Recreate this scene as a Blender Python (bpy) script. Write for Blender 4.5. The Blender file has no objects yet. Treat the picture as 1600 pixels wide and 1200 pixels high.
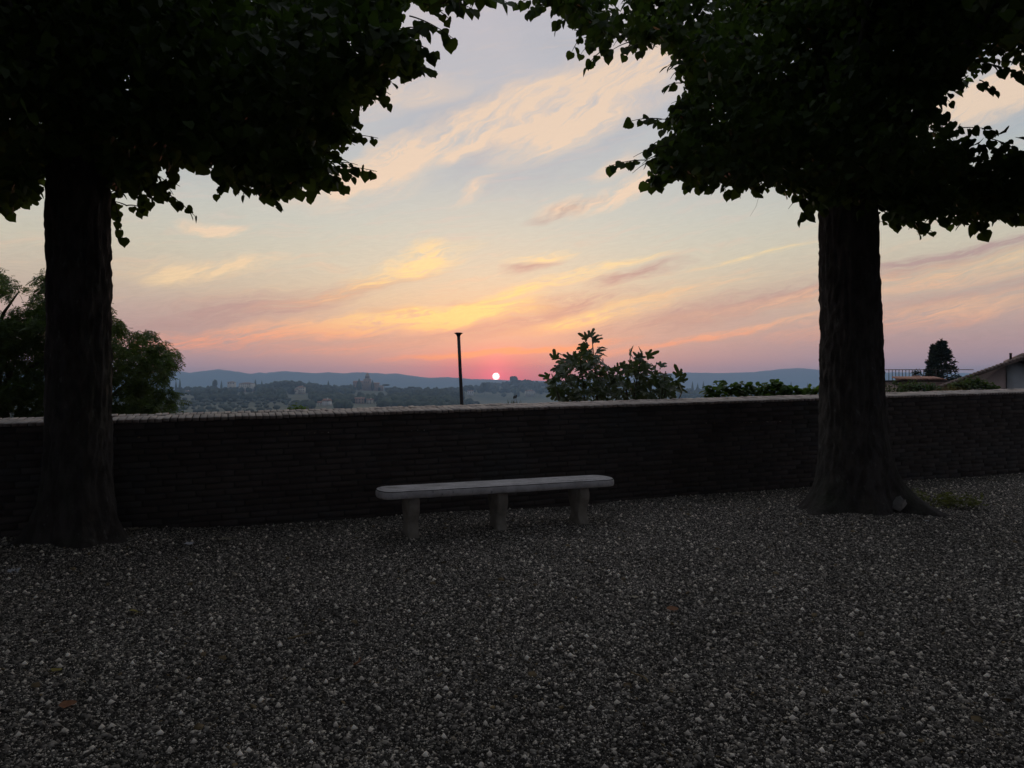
import bpy, bmesh, math, random
import numpy as np
from mathutils import Matrix, Vector

random.seed(7)
RNG = np.random.default_rng(11)
SC = bpy.context.scene
COL = SC.collection
F = 1109.0            # focal length in photo pixels (1600 wide): a 24 mm equivalent lens
EYE = 1.55            # camera height over the gravel
HZ = 600.0            # row of the true horizon

# ------------------------------------------------------------------ camera
cam_d = bpy.data.cameras.new('camera')
cam_d.sensor_width = 36.0
cam_d.lens = 36.0 * F / 1600.0
cam_d.clip_start = 0.05
cam_d.clip_end = 40000.0
cam = bpy.data.objects.new('camera', cam_d)
COL.objects.link(cam)
cam.location = (0, 0, EYE)
cam.rotation_euler = (math.radians(90), 0, 0)
SC.camera = cam

# ------------------------------------------------------------------ colour management
SC.view_settings.view_transform = 'Standard'
SC.view_settings.look = 'None'
SC.view_settings.gamma = 1.0
SC.view_settings.exposure = 0.0
SC.view_settings.use_curve_mapping = False
SC.cycles.use_denoising = True
SC.cycles.max_bounces = 6
SC.cycles.diffuse_bounces = 3
SC.cycles.transmission_bounces = 4
SC.cycles.transparent_max_bounces = 6
SC.cycles.volume_bounces = 3
SC.cycles.use_adaptive_sampling = True
SC.cycles.adaptive_threshold = 0.01


def lin(r, g, b):
    """8-bit sRGB to linear"""
    out = []
    for c in (r, g, b):
        c /= 255.0
        out.append(c / 12.92 if c <= 0.04045 else ((c + 0.055) / 1.055) ** 2.4)
    return out


class NT:
    """tiny node-tree writer"""
    def __init__(self, tree):
        self.t = tree
        self.n = tree.nodes
        self.l = tree.links

    def new(self, kind, **kw):
        nd = self.n.new(kind)
        for k, v in kw.items():
            setattr(nd, k, v)
        return nd

    def put(self, sock, v):
        if isinstance(v, bpy.types.NodeSocket):
            self.l.new(v, sock)
        elif v is not None:
            if isinstance(v, (tuple, list)) and sock.type == 'RGBA' and len(v) == 3:
                v = (*v, 1.0)
            sock.default_value = v

    def math(self, op, a, b=None, c=None, clamp=False):
        nd = self.new('ShaderNodeMath', operation=op, use_clamp=clamp)
        for i, v in enumerate((a, b, c)):
            if v is not None:
                self.put(nd.inputs[i], v)
        return nd.outputs[0]

    def vmath(self, op, a, b=None, scale=None):
        nd = self.new('ShaderNodeVectorMath', operation=op)
        self.put(nd.inputs[0], a)
        if b is not None:
            self.put(nd.inputs[1], b)
        if scale is not None:
            self.put(nd.inputs['Scale'], scale)
        return nd.outputs[0]

    def mix(self, f, a, b, mode='MIX'):
        nd = self.new('ShaderNodeMix', data_type='RGBA', blend_type=mode)
        nd.clamp_factor = True
        self.put(nd.inputs[0], f)
        self.put(nd.inputs[6], a)
        self.put(nd.inputs[7], b)
        return nd.outputs[2]

    def ramp(self, f, stops, interp='LINEAR'):
        nd = self.new('ShaderNodeValToRGB')
        cr = nd.color_ramp
        cr.interpolation = interp
        while len(cr.elements) < len(stops):
            cr.elements.new(0.5)
        for e, (p, c) in zip(cr.elements, stops):
            e.position = p
            e.color = (*c, 1.0) if len(c) == 3 else c
        self.put(nd.inputs[0], f)
        return nd.outputs[0]

    def smooth(self, v, a, b, lo=0.0, hi=1.0):
        nd = self.new('ShaderNodeMapRange', interpolation_type='SMOOTHSTEP')
        for i, x in enumerate((v, a, b, lo, hi)):
            self.put(nd.inputs[i], x)
        return nd.outputs[0]

    def noise(self, vec, scale=5.0, detail=4.0, rough=0.55, dist=0.0, out=0, dim='3D'):
        nd = self.new('ShaderNodeTexNoise', noise_dimensions=dim)
        self.put(nd.inputs['Vector'], vec)
        nd.inputs['Scale'].default_value = scale
        nd.inputs['Detail'].default_value = detail
        nd.inputs['Roughness'].default_value = rough
        nd.inputs['Distortion'].default_value = dist
        return nd.outputs[out]

    def mapping(self, vec, loc=(0, 0, 0), rot=(0, 0, 0), scale=(1, 1, 1), kind='POINT'):
        nd = self.new('ShaderNodeMapping', vector_type=kind)
        self.put(nd.inputs['Vector'], vec)
        nd.inputs['Location'].default_value = loc
        nd.inputs['Rotation'].default_value = rot
        nd.inputs['Scale'].default_value = scale
        return nd.outputs[0]


# ------------------------------------------------------------------ sky
def sky_angles(px, py):
    az = math.atan((px - 800) / F)
    el = math.atan((HZ - py) / F * math.cos(az))
    return math.degrees(az), math.degrees(el)


SUN_AZ, SUN_EL = sky_angles(775, 588)
world = bpy.data.worlds.new('World')
SC.world = world
world.use_nodes = True
world.cycles.sampling_method = 'MANUAL'
world.cycles.sample_map_resolution = 512


def build_sky():
    w = NT(world.node_tree)
    w.n.clear()
    tc = w.new('ShaderNodeTexCoord').outputs['Generated']
    nrm = w.vmath('NORMALIZE', tc)
    sep = w.new('ShaderNodeSeparateXYZ')
    w.put(sep.inputs[0], nrm)
    X, Y, Z = sep.outputs
    D = 180.0 / math.pi
    A = w.math('MULTIPLY', w.math('ARCTAN2', X, Y), D)          # azimuth from north, degrees
    E = w.math('MULTIPLY', w.math('ARCSINE', Z), D)             # elevation, degrees
    dA = w.math('ABSOLUTE', w.math('SUBTRACT', A, SUN_AZ))
    comb = w.new('ShaderNodeCombineXYZ')
    w.put(comb.inputs[0], A)
    w.put(comb.inputs[1], E)
    AE = comb.outputs[0]

    # clear air by elevation, one ramp towards the sunset and one to its sides
    Ef = w.math('DIVIDE', w.math('ADD', E, 2.0), 92.0, clamp=True)
    def st(rows):
        return [((e + 2.0) / 92.0, lin(*c)) for e, c in rows]
    near = w.ramp(Ef, st([(-2, (190, 126, 126)), (0.4, (197, 139, 134)), (2.0, (198, 149, 142)), (4.2, (201, 165, 150)),
                          (6.6, (210, 190, 162)), (9.0, (206, 200, 179)), (12, (198, 201, 188)), (16, (188, 194, 192)),
                          (21, (186, 188, 193)), (28, (192, 187, 193)), (45, (190, 190, 200)), (90, (180, 184, 200))]))
    side = w.ramp(Ef, st([(-2, (158, 132, 146)), (1.0, (172, 142, 150)), (3.0, (182, 148, 148)), (5.0, (188, 160, 152)),
                          (7.5, (198, 180, 160)), (10, (202, 194, 173)), (13, (194, 194, 183)), (17, (172, 180, 184)),
                          (22, (174, 182, 194)), (29, (182, 184, 194)), (45, (186, 188, 200)), (90, (180, 184, 200))]))
    base = w.mix(w.smooth(dA, 6.0, 30.0), near, side)
    # salmon glow low round the sun
    q = w.math('ADD', w.math('POWER', w.math('DIVIDE', dA, 5.2), 2.0),
               w.math('POWER', w.math('DIVIDE', w.math('SUBTRACT', E, SUN_EL), 1.7), 2.0))
    glow = w.math('EXPONENT', w.math('MULTIPLY', q, -1.0))
    base = w.mix(w.math('MULTIPLY', glow, 1.0), base, lin(255, 88, 96))

    # warped coordinates and fibres for the cirrus
    warpn = w.noise(w.mapping(AE, rot=(0, 0, math.radians(14)), scale=(8.0, 2.6, 1), kind='TEXTURE'), scale=1.0, detail=3, rough=0.6, out=1, dim='2D')
    warp = w.vmath('MULTIPLY', w.vmath('SUBTRACT', warpn, (0.5, 0.5, 0.5)), (4.2, 1.5, 0.0))
    AEw = w.vmath('ADD', AE, warp)
    fib = w.noise(w.mapping(AEw, rot=(0, 0, math.radians(10)), scale=(6.0, 0.62, 1), kind='TEXTURE'), scale=1.0, detail=6, rough=0.66, dim='2D')
    fine = w.noise(w.mapping(AEw, rot=(0, 0, math.radians(13)), scale=(1.5, 0.21, 1), kind='TEXTURE'), scale=1.0, detail=5, rough=0.7, dim='2D')
    fibre = w.math('ADD', w.math('MULTIPLY', w.smooth(fib, 0.34, 0.66), 0.75), w.math('MULTIPLY', w.smooth(fine, 0.34, 0.66), 0.5))

    high = w.smooth(w.noise(w.mapping(AEw, rot=(0, 0, math.radians(27)), scale=(7.5, 1.5, 1), kind='TEXTURE'), scale=1.0, detail=6, rough=0.62, dim='2D'), 0.30, 0.72)
    wisp = w.smooth(w.noise(w.mapping(AEw, rot=(0, 0, math.radians(36)), scale=(2.8, 0.5, 1), kind='TEXTURE'), scale=1.0, detail=5, rough=0.68, dim='2D'), 0.32, 0.70)

    def streaks(rows, vec):
        tot = None
        for px, py, ang, L, W, wt, curve in rows:
            a, e = sky_angles(px, py)
            k = 57.3 / F
            v = vec
            m = w.mapping(v, loc=(a, e, 0), rot=(0, 0, math.radians(ang)), scale=(L * k, W * k, 1), kind='TEXTURE')
            if curve:
                sp = w.new('ShaderNodeSeparateXYZ')
                w.put(sp.inputs[0], m)
                t2 = w.math('MULTIPLY_ADD', w.math('MULTIPLY', sp.outputs[0], sp.outputs[0]), -curve, sp.outputs[1])
                cb = w.new('ShaderNodeCombineXYZ')
                w.put(cb.inputs[0], sp.outputs[0])
                w.put(cb.inputs[1], t2)
                m = cb.outputs[0]
            g = w.new('ShaderNodeTexGradient', gradient_type='SPHERICAL')
            w.put(g.inputs[0], m)
            s = g.outputs['Fac']
            tot = w.math('MULTIPLY', s, wt) if tot is None else w.math('MULTIPLY_ADD', s, wt, tot)
        return tot

    # high cream veils
    veil = streaks([(720, 205, 24, 210, 40, 1.0, 0.0), (600, 255, 30, 110, 34, 1.3, 0.0), (900, 160, 16, 240, 62, 0.9, 0.0),
                    (870, 215, 20, 120, 34, 0.8, 0.0), (985, 110, 10, 160, 60, 0.5, 0), (930, 318, 13, 120, 18, 1.3, 0.6), (985, 290, 32, 60, 20, 1.0, 0),
                    (742, 300, 32, 52, 13, 0.9, 0), (612, 256, 38, 62, 13, 1.4, 0), (735, 224, 32, 66, 14, 1.1, 0), (850, 190, 24, 70, 12, 0.7, 0), (960, 262, 30, 40, 20, 0.7, 0), (540, 300, 10, 160, 30, 0.5, 0),
                    (1560, 140, 18, 150, 46, 1.2, 0), (1490, 170, 20, 90, 24, 0.6, 0), (620, 150, 8, 150, 30, 0.5, 0),
                    (330, 355, 4, 52, 12, 1.5, 0), (295, 428, 16, 70, 18, 1.1, 0), (380, 418, 12, 90, 16, 0.9, 0),
                    (250, 420, 4, 90, 22, 0.5, 0)], AEw)
    # bright tongues lower down
    low = streaks([(640, 418, 15, 130, 24, 1.2, 0.3), (665, 404, 20, 56, 30, 1.3, 0), (520, 458, 14, 150, 14, 0.9, 0),
                   (690, 497, 7, 190, 20, 1.6, 0), (735, 488, 17, 130, 16, 1.3, 0), (810, 452, 15, 90, 10, 1.2, 0),
                   (880, 432, 6, 90, 12, 1.1, 0), (840, 402, 6, 70, 9, 0.9, 0), (960, 412, 8, 90, 8, 0.9, 0), (1180, 399, 9, 110, 7, 0.9, 0),
                   (560, 505, 6, 230, 22, 0.8, 0), (430, 522, 6, 260, 18, 1.1, 0), (320, 535, 4, 160, 20, 0.8, 0),
                   (960, 486, 10, 170, 16, 0.9, 0), (900, 505, 8, 150, 14, 0.8, 0), (1080, 530, 9, 300, 8, 1.1, 0), (1080, 452, 8, 150, 8, 0.7, 0),
                   (1480, 430, 7, 260, 26, 0.9, 0), (1450, 490, 6, 260, 26, 0.9, 0), (1220, 470, 9, 200, 12, 0.6, 0),
                   (520, 545, 5, 160, 10, 0.7, 0)], AEw)
    # smoky mauve bands
    dark = streaks([(460, 470, 14, 260, 24, 1.0, 0.0), (300, 500, 8, 230, 40, 0.8, 0), (560, 452, 13, 140, 9, 0.8, 0),
                    (640, 492, 0, 80, 10, 1.0, 0), (860, 478, 8, 210, 20, 1.1, 0), (780, 510, 10, 190, 20, 1.0, 0),
                    (990, 428, 12, 100, 13, 1.1, 0), (820, 415, 8, 60, 8, 0.8, 0), (755, 472, 4, 50, 7, 0.8, 0),
                    (1090, 492, 10, 260, 26, 1.0, 0), (1250, 462, 10, 240, 12, 0.8, 0), (640, 532, 5, 240, 18, 0.9, 0),
                    (1480, 405, 8, 220, 20, 0.8, 0), (1500, 462, 8, 260, 16, 0.8, 0), (1500, 390, 8, 160, 8, 0.8, 0),
                    (880, 330, 14, 80, 12, 1.2, 0), (720, 190, 26, 110, 16, 0.0, 0)], AEw)
    blue = streaks([(700, 180, 16, 130, 30, 1.0, 0), (760, 240, 26, 130, 22, 1.0, 0), (975, 200, 20, 90, 24, 0.8, 0),
                    (840, 270, 10, 180, 36, 0.7, 0), (870, 70, -30, 130, 50, 0.6, 0), (1560, 185, 10, 160, 26, 0.7, 0)], AEw)

    hi = w.smooth(E, 6.0, 15.0)
    c_dark = w.mix(hi, lin(180, 144, 140), lin(176, 160, 153))
    c_low = w.mix(w.smooth(dA, 4.0, 19.0), lin(252, 214, 134), lin(234, 182, 146))
    c_low = w.mix(w.smooth(E, 3.0, 5.5), lin(246, 160, 122), c_low)
    c_low = w.mix(w.smooth(E, 6.5, 10.0), c_low, lin(250, 218, 156))
    col = w.mix(w.math('MULTIPLY', w.math('MULTIPLY', blue, 1.0), w.math('ADD', 0.35, w.math('MULTIPLY', fibre, 0.6)), clamp=True), base, lin(168, 175, 186))
    # an even spread of thin cirrus everywhere, so the sky goes on past the frame
    thin = w.math('MULTIPLY', w.smooth(fib, 0.48, 0.78), w.smooth(E, 3.0, 9.0))
    col = w.mix(w.math('MULTIPLY', thin, 0.38), col, w.mix(hi, lin(232, 190, 150), lin(214, 196, 186)))
    col = w.mix(w.math('MULTIPLY', w.math('MULTIPLY', dark, 1.15), w.math('ADD', 0.20, w.math('MULTIPLY', fibre, 0.95)), clamp=True), col, c_dark)
    c_veil = w.mix(w.smooth(E, 7.0, 13.0), lin(244, 210, 162), lin(240, 210, 180))
    col = w.mix(w.math('MINIMUM', w.math('MULTIPLY', veil, w.math('ADD', 0.12, w.math('MULTIPLY', w.math('ADD', high, w.math('MULTIPLY', wisp, 0.5)), 1.05))), 0.88), col, c_veil)
    col = w.mix(w.math('MULTIPLY', low, w.math('ADD', 0.02, w.math('MULTIPLY', fibre, 1.05)), clamp=True), col, c_low)
    # fine threads through all of it
    thread = w.smooth(w.noise(w.mapping(AEw, rot=(0, 0, math.radians(8)), scale=(1.1, 0.12, 1), kind='TEXTURE'), scale=1.0, detail=5, rough=0.72, dim='2D'), 0.28, 0.72)
    tam = w.math('MULTIPLY', w.math('SUBTRACT', thread, 0.5), w.smooth(E, 22.0, 5.0, 0.02, 0.11))
    tam = w.math('MULTIPLY', tam, w.smooth(E, 0.8, 3.0))
    col = w.vmath('SCALE', col, scale=w.math('ADD', 1.0, tam))
    # the thin burning streak over the sun
    burn = streaks([(805, 549, 4, 170, 7, 1.5, 0), (740, 553, 3, 120, 6, 1.0, 0), (640, 560, 3, 90, 6, 0.6, 0), (890, 540, 6, 120, 9, 0.8, 0)], AEw)
    col = w.mix(w.math('MULTIPLY', burn, w.math('ADD', 0.3, fibre), clamp=True), col, lin(255, 152, 100))

    # the sky turned away from the sunset is dusk blue and dimmer
    back = w.smooth(dA, 45.0, 130.0)
    east = w.ramp(Ef, st([(-2, (66, 65, 76)), (4, (80, 75, 84)), (10, (90, 88, 100)), (20, (106, 110, 124)), (45, (150, 156, 172)), (90, (180, 184, 200))]))
    col = w.mix(back, col, east)

    # physical dusk sky underneath
    sky = w.new('ShaderNodeTexSky', sky_type='NISHITA')
    sky.sun_disc = False
    sky.sun_elevation = math.radians(SUN_EL)
    sky.sun_rotation = math.radians(SUN_AZ)
    sky.altitude = 300
    sky.dust_density = 3.0
    phys = w.vmath('SCALE', sky.outputs[0], scale=0.05)
    col = w.vmath('ADD', w.vmath('SCALE', col, scale=0.94), phys)

    # the air outside the haze: what the low sky must be for the haze in front of it to leave it as seen
    path = w.math('MINIMUM', 6200.0, w.math('DIVIDE', 140.0, w.math('MAXIMUM', Z, 0.001)))
    gain = w.math('EXPONENT', w.math('MULTIPLY', path, 1.5e-4))
    veilc = w.vmath('SCALE', (0.10, 0.125, 0.16), scale=w.math('SUBTRACT', gain, 1.0))
    col = w.vmath('MAXIMUM', w.vmath('SUBTRACT', w.vmath('SCALE', col, scale=gain), veilc), (0.03, 0.03, 0.03))

    # the sun itself: a pale disc and its small aureole
    s_dir = (math.sin(math.radians(SUN_AZ)) * math.cos(math.radians(SUN_EL)),
             math.cos(math.radians(SUN_AZ)) * math.cos(math.radians(SUN_EL)), math.sin(math.radians(SUN_EL)))
    dist = w.new('ShaderNodeVectorMath', operation='DISTANCE')
    w.put(dist.inputs[0], nrm)
    dist.inputs[1].default_value = s_dir
    r = w.math('MULTIPLY', dist.outputs['Value'], D)
    disc = w.smooth(r, 0.33, 0.18)
    aur = w.math('EXPONENT', w.math('MULTIPLY', w.math('POWER', w.math('DIVIDE', r, 1.1), 1.4), -1.0))
    disc_c = w.vmath('SCALE', (1.0, 0.62, 0.58), scale=w.math('MULTIPLY', disc, 16.0))
    aur_c = w.vmath('SCALE', (1.7, 0.10, 0.22), scale=aur)
    col = w.vmath('ADD', w.vmath('ADD', col, disc_c), aur_c)
    bg = w.new('ShaderNodeBackground')
    w.put(bg.inputs['Color'], col)
    bg.inputs['Strength'].default_value = 1.0
    out = w.new('ShaderNodeOutputWorld')
    w.l.new(bg.outputs[0], out.inputs[0])


build_sky()

# ------------------------------------------------------------------ sun
sun_d = bpy.data.lights.new('sun', 'SUN')
sun_d.energy = 0.6
sun_d.angle = math.radians(0.53)
sun_d.color = (1.0, 0.30, 0.22)
sun = bpy.data.objects.new('sun', sun_d)
COL.objects.link(sun)
sun.rotation_euler = (math.radians(90 - SUN_EL), 0, math.radians(180 - SUN_AZ))

# ------------------------------------------------------------------ helpers
def P(px, py, d):
    """photo pixel at forward distance d -> point"""
    return Vector(((px - 800) / F * d, d, EYE + (HZ - py) / F * d))


def to_px(p):
    p = np.asarray(p)
    y = np.maximum(p[..., 1], 0.05)
    return np.stack([800 + F * p[..., 0] / y, HZ - F * (p[..., 2] - EYE) / y], -1)


def _hash(i, j, k):
    n = (i * 374761393 + j * 668265263 + k * 2147483647) & 0xFFFFFFFF
    n = ((n ^ (n >> 13)) * 1274126177) & 0xFFFFFFFF
    return ((n ^ (n >> 16)) & 0xFFFF) / 65535.0


def vnoise(p):
    p = np.asarray(p, float)
    i = np.floor(p).astype(np.int64)
    f = p - i
    f = f * f * (3 - 2 * f)
    r = 0
    for a in (0, 1):
        for b in (0, 1):
            for c in (0, 1):
                wgt = (f[..., 0] if a else 1 - f[..., 0]) * (f[..., 1] if b else 1 - f[..., 1]) * (f[..., 2] if c else 1 - f[..., 2])
                r = r + wgt * _hash(i[..., 0] + a, i[..., 1] + b, i[..., 2] + c)
    return r


def fbm(p, o=4):
    p = np.asarray(p, float)
    r, a, t = 0, 1.0, 0
    for k in range(o):
        r = r + a * vnoise(p * (2 ** k) + 17.3 * k)
        t += a
        a *= 0.5
    return r / t


def mesh_np(name, verts, faces_tri=None, faces_quad=None, smooth=False):
    """fast mesh from numpy arrays"""
    me = bpy.data.meshes.new(name)
    verts = np.asarray(verts, np.float32).reshape(-1, 3)
    nt = 0 if faces_tri is None else len(faces_tri)
    nq = 0 if faces_quad is None else len(faces_quad)
    me.vertices.add(len(verts))
    me.vertices.foreach_set('co', verts.ravel())
    loops = np.concatenate([np.asarray(a, np.int32).ravel() for a in (faces_tri, faces_quad) if a is not None and len(a)])
    me.loops.add(len(loops))
    me.loops.foreach_set('vertex_index', loops)
    me.polygons.add(nt + nq)
    starts = np.concatenate([np.arange(nt) * 3, nt * 3 + np.arange(nq) * 4]).astype(np.int32)
    me.polygons.foreach_set('loop_start', starts)
    if smooth:
        me.polygons.foreach_set('use_smooth', np.ones(nt + nq, bool))
    me.update(calc_edges=True)
    me.validate()
    return me


def link(name, me, mat=None, parent=None):
    o = bpy.data.objects.new(name, me)
    COL.objects.link(o)
    if mat is not None and me is not None and not me.materials:
        me.materials.append(mat)
    if parent is not None:
        o.parent = parent
        o.matrix_parent_inverse = Matrix.Translation(parent.location).inverted()
    return o


def tag(o, label, cat, group=None):
    o['label'] = label
    o['category'] = cat
    if group:
        o['group'] = group
    return o


def thing(name, loc, label, cat, group=None):
    o = bpy.data.objects.new(name, None)
    o.empty_display_size = 0.2
    COL.objects.link(o)
    o.location = loc
    return tag(o, label, cat, group)


class MB:
    """collects simple solids into one mesh"""
    def __init__(self):
        self.v, self.t, self.q, self.n = [], [], [], 0

    def add(self, v, t=None, q=None):
        v = np.asarray(v, float).reshape(-1, 3)
        if t is not None and len(t):
            self.t.append(np.asarray(t) + self.n)
        if q is not None and len(q):
            self.q.append(np.asarray(q) + self.n)
        self.v.append(v)
        self.n += len(v)
        return self

    def box(self, c, s, rz=0.0, taper=1.0):
        c, s = np.array(c, float), np.array(s, float) / 2
        v = np.array([[x, y, z] for z in (-1, 1) for y in (-1, 1) for x in (-1, 1)], float)
        v[4:, :2] *= taper
        v *= s
        ca, sa = math.cos(rz), math.sin(rz)
        v = np.stack([v[:, 0] * ca - v[:, 1] * sa, v[:, 0] * sa + v[:, 1] * ca, v[:, 2]], -1) + c
        return self.add(v, q=[[0, 2, 3, 1], [4, 5, 7, 6], [0, 1, 5, 4], [2, 6, 7, 3], [0, 4, 6, 2], [1, 3, 7, 5]])

    def tube(self, pts, rad, seg=8, cap=True):
        pts = np.asarray([tuple(p) for p in pts], float)
        rad = np.broadcast_to(np.asarray(rad, float), (len(pts),))
        tan = np.gradient(pts, axis=0)
        tan /= np.linalg.norm(tan, axis=1)[:, None] + 1e-9
        up = np.array([0.0, 0.0, 1.0]) if abs(tan[0][2]) < 0.9 else np.array([1.0, 0, 0])
        v = []
        a = np.linspace(0, 2 * np.pi, seg, endpoint=False)
        for p, t, r in zip(pts, tan, rad):
            s = np.cross(t, up)
            s /= np.linalg.norm(s) + 1e-9
            u = np.cross(s, t)
            v.append(p + r * (np.cos(a)[:, None] * s + np.sin(a)[:, None] * u))
        v = np.concatenate(v)
        q = []
        for i in range(len(pts) - 1):
            for j in range(seg):
                k = (j + 1) % seg
                q.append([i * seg + j, i * seg + k, (i + 1) * seg + k, (i + 1) * seg + j])
        t = []
        if cap:
            n = len(pts) - 1
            t += [[0, j + 1, j] for j in range(1, seg - 1)]
            t += [[n * seg, n * seg + j, n * seg + j + 1] for j in range(1, seg - 1)]
        return self.add(v, t, q)

    def prism(self, poly, axis_pts):
        """extrude a polygon (list of 3-D points) by vector axis_pts"""
        poly = np.asarray(poly, float)
        n = len(poly)
        v = np.concatenate([poly, poly + np.asarray(axis_pts, float)])
        q = [[i, (i + 1) % n, n + (i + 1) % n, n + i] for i in range(n)]
        t = [[0, i + 1, i] for i in range(1, n - 1)] + [[n, n + i, n + i + 1] for i in range(1, n - 1)]
        return self.add(v, t, q)

    def mesh(self, name, smooth=False):
        return mesh_np(name, np.concatenate(self.v), np.concatenate(self.t) if self.t else None,
                       np.concatenate(self.q) if self.q else None, smooth)

    def build(self, name, mat, parent=None, smooth=False):
        return link(name, self.mesh(name, smooth), mat, parent)


def ortho(fwd, nrm):
    """frames from leaf direction (y) and rough normal (z): arrays n x 3 -> n x 3 x 3 with columns x,y,z"""
    y = fwd / (np.linalg.norm(fwd, axis=1)[:, None] + 1e-9)
    x = np.cross(y, nrm)
    x /= np.linalg.norm(x, axis=1)[:, None] + 1e-9
    z = np.cross(x, y)
    return np.stack([x, y, z], -1)


def scatter(name, tv, tt, pos, frames, scale):
    """one mesh of many small copies of a template"""
    tv = np.asarray(tv, float)
    tt = np.asarray(tt, np.int32)
    v = np.einsum('nij,vj->nvi', frames, tv) * np.asarray(scale, float).reshape(-1, 1, 1) + pos[:, None, :]
    t = tt[None] + (np.arange(len(pos)) * len(tv))[:, None, None]
    return mesh_np(name, v.reshape(-1, 3), faces_tri=t.reshape(-1, 3))


def in_poly(pts, poly):
    x, y = pts[:, 0], pts[:, 1]
    poly = np.asarray(poly, float)
    c = np.zeros(len(pts), bool)
    j = len(poly) - 1
    for i in range(len(poly)):
        xi, yi = poly[i]
        xj, yj = poly[j]
        cond = ((yi > y) != (yj > y)) & (x < (xj - xi) * (y - yi) / (yj - yi + 1e-9) + xi)
        c ^= cond
        j = i
    return c


def poly_dist(pts, poly):
    poly = np.asarray(poly, float)
    d = np.full(len(pts), 1e9)
    for i in range(len(poly)):
        a, b = poly[i - 1], poly[i]
        ab = b - a
        t = np.clip(((pts - a) @ ab) / (ab @ ab + 1e-9), 0, 1)
        d = np.minimum(d, np.linalg.norm(pts - (a + t[:, None] * ab), axis=1))
    return d


def rand_dirs(n):
    v = RNG.normal(size=(n, 3))
    return v / np.linalg.norm(v, axis=1)[:, None]


# ------------------------------------------------------------------ materials
def mat(name, c1, c2=None, scale=3.0, rough=0.85, bump=0.0, bscale=30.0, detail=5, stretch=(1, 1, 1), spec=0.3,
        lo=0.35, hi=0.65, extra=None, island=0.0, trans=0.0, skew=False):
    m = bpy.data.materials.new(name)
    m.use_nodes = True
    w = NT(m.node_tree)
    bs = w.n['Principled BSDF']
    bs.inputs['Roughness'].default_value = rough
    bs.inputs['Specular IOR Level'].default_value = spec
    geo = w.new('ShaderNodeNewGeometry')
    pos = w.mapping(geo.outputs['Position'], scale=stretch)
    col = tuple(c1)
    if c2 is not None:
        f = w.smooth(w.noise(pos, scale, detail, 0.6), lo, hi)
        col = w.mix(f, c1, c2)
    if extra:
        for (ec, es, elo, ehi, amt) in extra:
            f = w.math('MULTIPLY', w.smooth(w.noise(pos, es, 5, 0.62), elo, ehi), amt)
            col = w.mix(f, col, ec)
    if island:
        rn = w.math('MULTIPLY_ADD', geo.outputs['Random Per Island'], 2 * island, 1 - island)
        if skew:
            rn = w.math('MULTIPLY_ADD', w.math('POWER', geo.outputs['Random Per Island'], 4.0), 3.1, 0.16)
        oi = w.new('ShaderNodeObjectInfo')
        rn = w.math('MULTIPLY', rn, w.math('MULTIPLY_ADD', oi.outputs['Random'], island, 1 - island / 2))
        col = w.vmath('SCALE', col, scale=rn)
    w.put(bs.inputs['Base Color'], col)
    if bump:
        b = w.new('ShaderNodeBump')
        b.inputs['Strength'].default_value = 1.0
        b.inputs['Distance'].default_value = bump
        w.put(b.inputs['Height'], w.noise(pos, bscale, 6, 0.65))
        w.l.new(b.outputs[0], bs.inputs['Normal'])
    if trans:
        tr = w.new('ShaderNodeBsdfTranslucent')
        w.put(tr.inputs['Color'], w.vmath('MULTIPLY', col, (1.15, 1.25, 0.55)) if not isinstance(col, tuple)
              else tuple(a * b for a, b in zip(col, (1.15, 1.25, 0.55))))
        mx = w.new('ShaderNodeMixShader')
        mx.inputs[0].default_value = trans
        w.l.new(bs.outputs[0], mx.inputs[1])
        w.l.new(tr.outputs[0], mx.inputs[2])
        w.l.new(mx.outputs[0], w.n['Material Output'].inputs['Surface'])
    return m


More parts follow.
